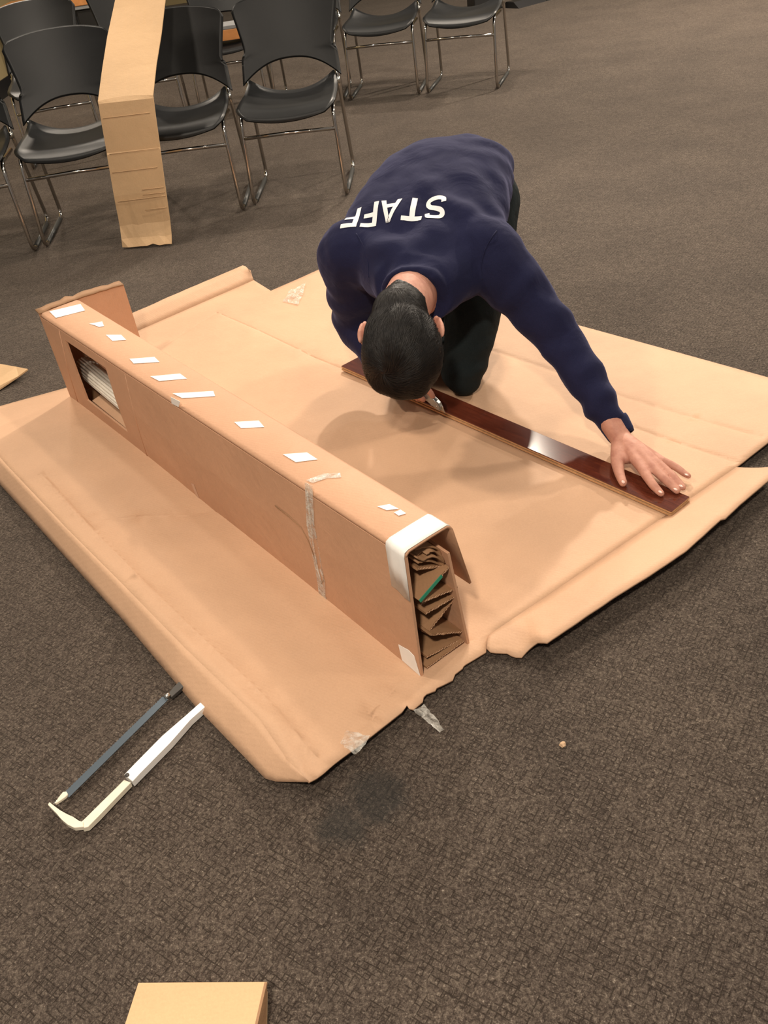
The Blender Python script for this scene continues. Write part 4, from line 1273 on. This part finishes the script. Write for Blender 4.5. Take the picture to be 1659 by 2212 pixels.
# shoes
for an in (AN_L, AN_R):
    bm = bmesh.new()
    f = V((0.06, 0.99, 0)).normalized(); sd = V((f.y, -f.x, 0))
    loft(bm, [(an + V((0, -0.01, 0.0)), sd * 0.040, V((0, 0, 0.045))), (an + f * 0.05 + V((0, 0, -0.004)), sd * 0.043, V((0, 0.01, 0.050))), (an + f * 0.10 + V((0, 0, 0.01)), sd * 0.045, V((0, 0.03, 0.055))), (an + f * 0.15 + V((0, 0, -0.005)), sd * 0.040, V((0, 0.03, 0.03)))], 20, 4)
    sh_ = remesh('shoe', bm, 0.006, 4, M_SHOE, PERSON)

# hair -------------------------------------------------------------------
def hair_mask(p):
    """> 0 where hair grows; p in head coordinates (x side, y face, z crown)"""
    x, y, z = p
    if z < -0.155 or abs(x) > 0.12: return -1
    if abs(x) > 0.074 and -0.048 < y < 0.016 and z < 0.012: return -1          # ears
    if y > 0.040: lim = 0.050 + (y - 0.040) * 0.5
    elif y > 0.012: lim = -0.015 + (y - 0.012) * 2.3
    elif y > -0.040: lim = -0.004 - max(0, 0.074 - abs(x)) * 1.0
    else: lim = -0.092 - 0.050 * max(0, 1 - abs(x) / 0.055)
    return (z - lim) / 0.02
def hair_thick(p):
    x, y, z = p
    t = 0.004 + 0.012 * max(0, min(1, (z + 0.05) / 0.10))
    t += 0.007 * max(0, min(1, y / 0.06)) * max(0, min(1, z / 0.06))
    return t
HRI = HR.inverted()
bmh = bmesh.new(); bmh.from_mesh(PERSON.data)
bmh.verts.ensure_lookup_table()
keep = {}
for v in bmh.verts:
    q = v.co - HEADC
    if q.length > 0.2: continue
    p = (HRI @ q) / HS
    f = hair_mask(p)
    if f > 0: keep[v.index] = (p, min(1, f), v.normal.copy())
bmh.normal_update()
dele = [v for v in bmh.verts if v.index not in keep]
for v in bmh.verts:
    if v.index in keep:
        p, f, n = keep[v.index]
        cl_ = 1 + 0.35 * noise.noise(V((p.x * 40, p.y * 16, p.z * 16)))
        v.co = v.co + n * (hair_thick(p) * HS * (0.15 + 0.85 * f) * cl_)
bmesh.ops.delete(bmh, geom=dele, context='VERTS')
for _ in range(22):
    bmesh.ops.smooth_vert(bmh, verts=bmh.verts, factor=0.5, use_axis_x=True, use_axis_y=True, use_axis_z=True)
roots = [(f_.calc_center_median(), f_.normal.copy(), f_.calc_area()) for f_ in bmh.faces]
hb = BVHTree.FromBMesh(bmh)
HAIR = from_bm('hair', bmh, M_HAIR, PERSON, True)
if sum((HAIR.data.polygons[i].normal.dot(HAIR.data.polygons[i].center - HEADC)) for i in range(0, len(HAIR.data.polygons), 50)) < 0: HAIR.data.flip_normals()
# strands combed away from the whorl at the crown
rnd = random.Random(11)
whorl = HR @ V((-0.038, -0.045, 0.10)).normalized()
sv, sf = [], []
wts = np.cumsum([r_[2] for r_ in roots])
for cnt in range(15000):
    c, nrm_, _a = roots[int(np.searchsorted(wts, rnd.random() * wts[-1]))]
    if nrm_.dot(c - HEADC) < 0: nrm_ = -nrm_
    d = (c - HEADC).normalized()
    away = d - whorl * d.dot(whorl)
    if away.length < 1e-3: continue
    pl = (HRI @ (c - HEADC)) / HS
    ang = math.acos(max(-1, min(1, d.dot(whorl))))
    tw_ = 1.1 * math.exp(-ang / 0.45) + rnd.gauss(0, 0.13) + 0.45 * noise.noise(d * 5)
    t0 = (away - nrm_ * away.dot(nrm_)).normalized(); sw = nrm_.cross(t0)
    dirn = (t0 * math.cos(tw_) + sw * math.sin(tw_)).normalized()
    nape = pl.z < -0.02
    ln = rnd.uniform(0.006, 0.011) if nape else rnd.uniform(0.022, 0.045)
    wd_ = rnd.uniform(0.0004, 0.0008)
    n = 3 if nape else 5
    cur = c.copy(); nn = nrm_.copy(); dv = dirn.copy(); pts = []
    arch = (0.0006 if nape else 0.0034) * rnd.uniform(0.2, 1.3)
    for k in range(n + 1):
        t = k / n
        pts.append((cur + nn * (0.0006 + arch * 4 * t * (1 - t * 0.75)), nn.copy(), dv.copy()))
        nx_ = cur + dv * (ln / n)
        hloc, hn, _, _ = hb.find_nearest(nx_)
        if hloc is None: break
        cur = hloc; nn = hn if hn.dot(hloc - HEADC) > 0 else -hn
        dv = (dv - nn * dv.dot(nn)).normalized()
    b0 = len(sv)
    for k, (q, nq, dq) in enumerate(pts):
        ww = wd_ * (1 - 0.8 * k / n); sdv = dq.cross(nq).normalized()
        sv.append(q - sdv * ww); sv.append(q + sdv * ww); sv.append(q + nq * ww * 0.9)
    for k in range(len(pts) - 1):
        a = b0 + k * 3
        for i_, j_ in ((0, 2), (2, 1)):
            sf.append((a + i_, a + j_, a + 3 + j_, a + 3 + i_))
st = mesh('hair_strands', sv, sf, M_HAIR, HAIR, True)
st['kind'] = 'stuff'

# ================================================================== UTILITY KNIFE
KN = empty('utility_knife', KT)
def kl(d, u=0.0, s=0.0): return KDIR * d + ku * u + ks * s
prof = [(0.016, -0.006), (0.020, 0.006), (0.030, 0.013), (0.055, 0.014), (0.100, 0.013), (0.150, 0.015), (0.168, 0.010), (0.172, -0.002), (0.160, -0.014), (0.110, -0.012), (0.075, -0.011), (0.069, -0.006), (0.064, -0.011), (0.052, -0.011), (0.048, -0.007), (0.042, -0.011), (0.024, -0.011)]
bm = bmesh.new()
prism(bm, [kl(d, u + 0.006, -0.0075) for d, u in prof], ks * 0.015)
bmesh.ops.bevel(bm, geom=[e for e in bm.edges if abs((e.verts[0].co - e.verts[1].co).normalized().dot(ks)) < 0.5], offset=0.0025, segments=2, affect='EDGES')
from_bm('handle', bm, M_KNIFE, KN)
bm = bmesh.new()
prism(bm, [kl(0.0, 0.0, -0.0003), kl(0.016, 0.014, -0.0003), kl(0.034, 0.014, -0.0003), kl(0.034, -0.003, -0.0003)], ks * 0.0006)
from_bm('blade', bm, M_STEEL, KN)
bm = bmesh.new(); prism(bm, [kl(0.040, 0.0195, -0.003), kl(0.072, 0.0195, -0.003), kl(0.072, 0.0195, 0.003), kl(0.040, 0.0195, 0.003)], ku * 0.0018)
from_bm('slide_slot', bm, M_BLACK, KN)
bm = bmesh.new(); tube(bm, [kl(0.030, 0.006, -0.0085), kl(0.030, 0.006, -0.0070)], 0.0032, 12); from_bm('screw', bm, M_STEEL, KN, True)
tag(KN, 'grey metal utility knife held in the right hand at the plank edge', 'knife')

# ================================================================== BOW SAW
SAW = empty('hacksaw', at(110, 1738, 0))
so = -SAW.location
sz = 0.012
def S(x, y, z=sz): return at(x, y, z) + so
def strip(pxl, pxr, z, th, mat, name, parent=SAW, bev_=0.0008):
    bm = bmesh.new()
    prism(bm, [S(x, y, z) for x, y in pxl] + [S(x, y, z) for x, y in reversed(pxr)], V((0, 0, -th)))
    if bev_: bevel(bm, bev_, 1)
    return from_bm(name, bm, mat, parent)
# cream flat spine from the corner up to the sleeve
strip([(172, 1777), (181, 1772), (200, 1752), (268, 1684)], [(178, 1789), (190, 1786), (212, 1764), (283, 1690)], 0.018, 0.012, M_CREAM, 'spine')
# twisted front arm
strip([(106, 1732), (128, 1749), (140, 1756), (158, 1764), (170, 1774), (179, 1774)], [(103, 1738), (122, 1757), (133, 1770), (146, 1781), (160, 1788), (180, 1786)], 0.022, 0.010, M_CREAM, 'front_arm')
strip([(268, 1673), (284, 1657), (350, 1590), (402, 1545), (470, 1484)], [(286, 1688), (303, 1670), (368, 1604), (412, 1554), (480, 1494)], 0.021, 0.016, M_SLEEVE, 'sleeve')
bm = bmesh.new(); p = S(275, 1675, .021); tube(bm, [p, p + V((0, 0, 0.0025))], 0.004, 12); from_bm('rivet', bm, M_RUST, SAW, True)
# blade with teeth on its upper-left edge
p0, p1 = S(143, 1719, .016), S(358, 1508, .020)
dl = (p1 - p0); ln = dl.length; dn = dl.normalized(); sd = V((-dn.y, dn.x, 0))
sd = sd if sd.x < 0 else -sd
bm = bmesh.new()
NT = 90
up_ = []
for k in range(NT + 1):
    up_.append(p0 + dn * (ln * k / NT) + sd * (0.0085 + (0.0016 if k % 2 else 0)))
prism(bm, up_ + [p1 - sd * 0.0075, p0 - sd * 0.0075], V((0, 0, -0.0012)) - sd * 0.0002)
from_bm('blade', bm, M_BLADE, SAW)
strip([(126, 1722), (136, 1710), (143, 1709), (146, 1714)], [(118, 1735), (124, 1733), (140, 1722), (146, 1716)], 0.020, 0.006, M_CREAM, 'blade_holder')
bm = bmesh.new(); tube(bm, [S(116, 1737, .018), S(124, 1728, .018)], 0.0014, 8); from_bm('pin', bm, M_STEEL, SAW, True)
bm = bmesh.new(); tube(bm, [S(356, 1507, .021), S(366, 1500, .021)], 0.0055, 10); from_bm('pin', bm, M_STEEL, SAW, True)
strip([(362, 1500), (375, 1484), (420, 1440)], [(370, 1506), (386, 1492), (432, 1452)], 0.017, 0.008, M_RUST, 'blade_holder')
tag(SAW, 'cream and steel hacksaw lying on the carpet, half under the cardboard sheet', 'saw')

# ================================================================== UPRIGHT CARDBOARD STRIP
foot_l, foot_r = at(266, 538, 0.0), at(374, 526, 0.0)
Yb = 4.22
b_l, b_r = atY(212, 222, Yb), atY(331, 209, Yb - 0.02)
t_l, t_r = atY(262, -60, 4.86), atY(366, -62, 4.84)
rows = [  # down the strip: left, right, bow
    (t_l, t_r), (atY(245, 20, 4.70), atY(356, 12, 4.66)), (atY(232, 80, 4.55), atY(349, 72, 4.53)), (atY(221, 150, 4.38), atY(338, 140, 4.37)), (b_l + V((0, 0.006, 0.004)), b_r + V((0, 0.006, 0.004))),
    (b_l + V((0, 0, -0.006)), b_r + V((0, 0, -0.006))), (b_l.lerp(foot_l, .12), b_r.lerp(foot_r, .12)), (b_l.lerp(foot_l, .33), b_r.lerp(foot_r, .33)), (b_l.lerp(foot_l, .34), b_r.lerp(foot_r, .34)),
    (b_l.lerp(foot_l, .62), b_r.lerp(foot_r, .62)), (b_l.lerp(foot_l, .84), b_r.lerp(foot_r, .84)), (b_l.lerp(foot_l, .93), b_r.lerp(foot_r, .93)), (foot_l, foot_r)]
NX = 8
vs_, fs = [], []
for j, (l, r_) in enumerate(rows):
    for i in range(NX + 1):
        t = i / NX
        p = l.lerp(r_, t)
        if j < 5: p = p + V((0, 0.012 * math.sin(math.pi * t), 0.006 * math.sin(math.pi * t)))
        elif j in (7,): p = p + V((0, 0.004, 0))
        elif j >= 10:      # crumpled foot
            p = p + V((0, -0.055 * ((j - 9) / 3) ** 1.5 * (0.45 + 0.55 * t) + 0.02 + 0.012 * noise.noise(V((i * 0.9, j * 1.3, 4))), 0.010 * noise.noise(V((i * 0.8, j, 9)))))
            if j == 12: p.z = max(0.008, 0.008 + 0.012 * noise.noise(V((i * 1.1, 0, 1))))
        vs_.append(p)
for j in range(len(rows) - 1):
    for i in range(NX):
        a = j * (NX + 1) + i; fs.append((a, a + 1, a + NX + 2, a + NX + 1))
STR = mesh('cardboard_strip', vs_, fs, M_STRIP)
md = STR.modifiers.new('t', 'SOLIDIFY'); md.thickness = 0.005; md.offset = 0
tag(STR, 'tall creased strip of cardboard standing upright against the front-row chairs', 'cardboard')
for f_ in (0.10, 0.335, 0.46, 0.60, 0.635, 0.66, 0.74):
    bm = bmesh.new()
    l0, r0 = b_l.lerp(foot_l, f_), b_r.lerp(foot_r, f_ - 0.005)
    a0, a1 = (0.05, 0.98) if f_ in (0.335, 0.66) else ((0.55, 0.97) if f_ in (0.635, 0.74, 0.60) else (0.04, 0.9))
    n0 = V((0, -0.0052, 0))
    tube(bm, [l0.lerp(r0, a0) + n0, l0.lerp(r0, (a0 + a1) / 2) + n0, l0.lerp(r0, a1) + n0], 0.0014, 6)
    from_bm('crease', bm, M_STRIP, STR, True)

# ================================================================== LOOSE PIECES
# folded cardboard at the bottom edge
q = [at(299, 2123, .050), at(577, 2121, .055), at(548, 2250, .050), at(258, 2250, .045)]
LP = empty('cardboard_offcut', V((q[0].x, q[0].y, 0)))
lo = -LP.location
bm = bmesh.new(); prism(bm, [p + lo for p in q], V((0, 0, -0.005))); from_bm('upper_leaf', bm, M_STRIP, LP)
q2 = [at(306, 2128, .006), at(577, 2140, .006), at(575, 2260, .006), at(262, 2260, .006)]
bm = bmesh.new(); prism(bm, [p + lo for p in q2], V((0, 0, -0.005))); from_bm('lower_leaf', bm, M_STRIP, LP)
bm = bmesh.new()
ya, yb = q[1] + lo, q[2] + lo
za, zb = q2[1] + lo, q2[2] + lo
prism(bm, [ya, yb, zb + V((0, 0, 0)), za], V((-0.004, 0, 0))); from_bm('spine_fold', bm, M_FOLD, LP)
tag(LP, 'folded offcut of cardboard at the bottom picture edge on the carpet', 'cardboard')

q = [at(-90, 770, .012), at(0, 786, .020), at(35, 792, .030), at(60, 797, .035), at(40, 812, .022), at(0, 839, .010), at(-90, 880, .008)]
bm = bmesh.new()
prism(bm, q, V((0, 0, -0.005)))
tag(from_bm('cardboard_scrap', bm, M_STRIP), 'pale corner of a cardboard scrap at the left picture edge', 'cardboard')

bm = bmesh.new(); p = at(1215, 1608, 0.004)
bmesh.ops.create_icosphere(bm, subdivisions=2, radius=0.006, matrix=Matrix.Translation(p))
for v in bm.verts: v.co += (v.co - p) * 0.6 * noise.noise(v.co * 260); v.co.z = p.z + (v.co.z - p.z) * 0.6
tag(from_bm('paper_crumb', bm, M_CRUMB), 'tiny tan paper crumb alone on the carpet at lower right', 'crumb')
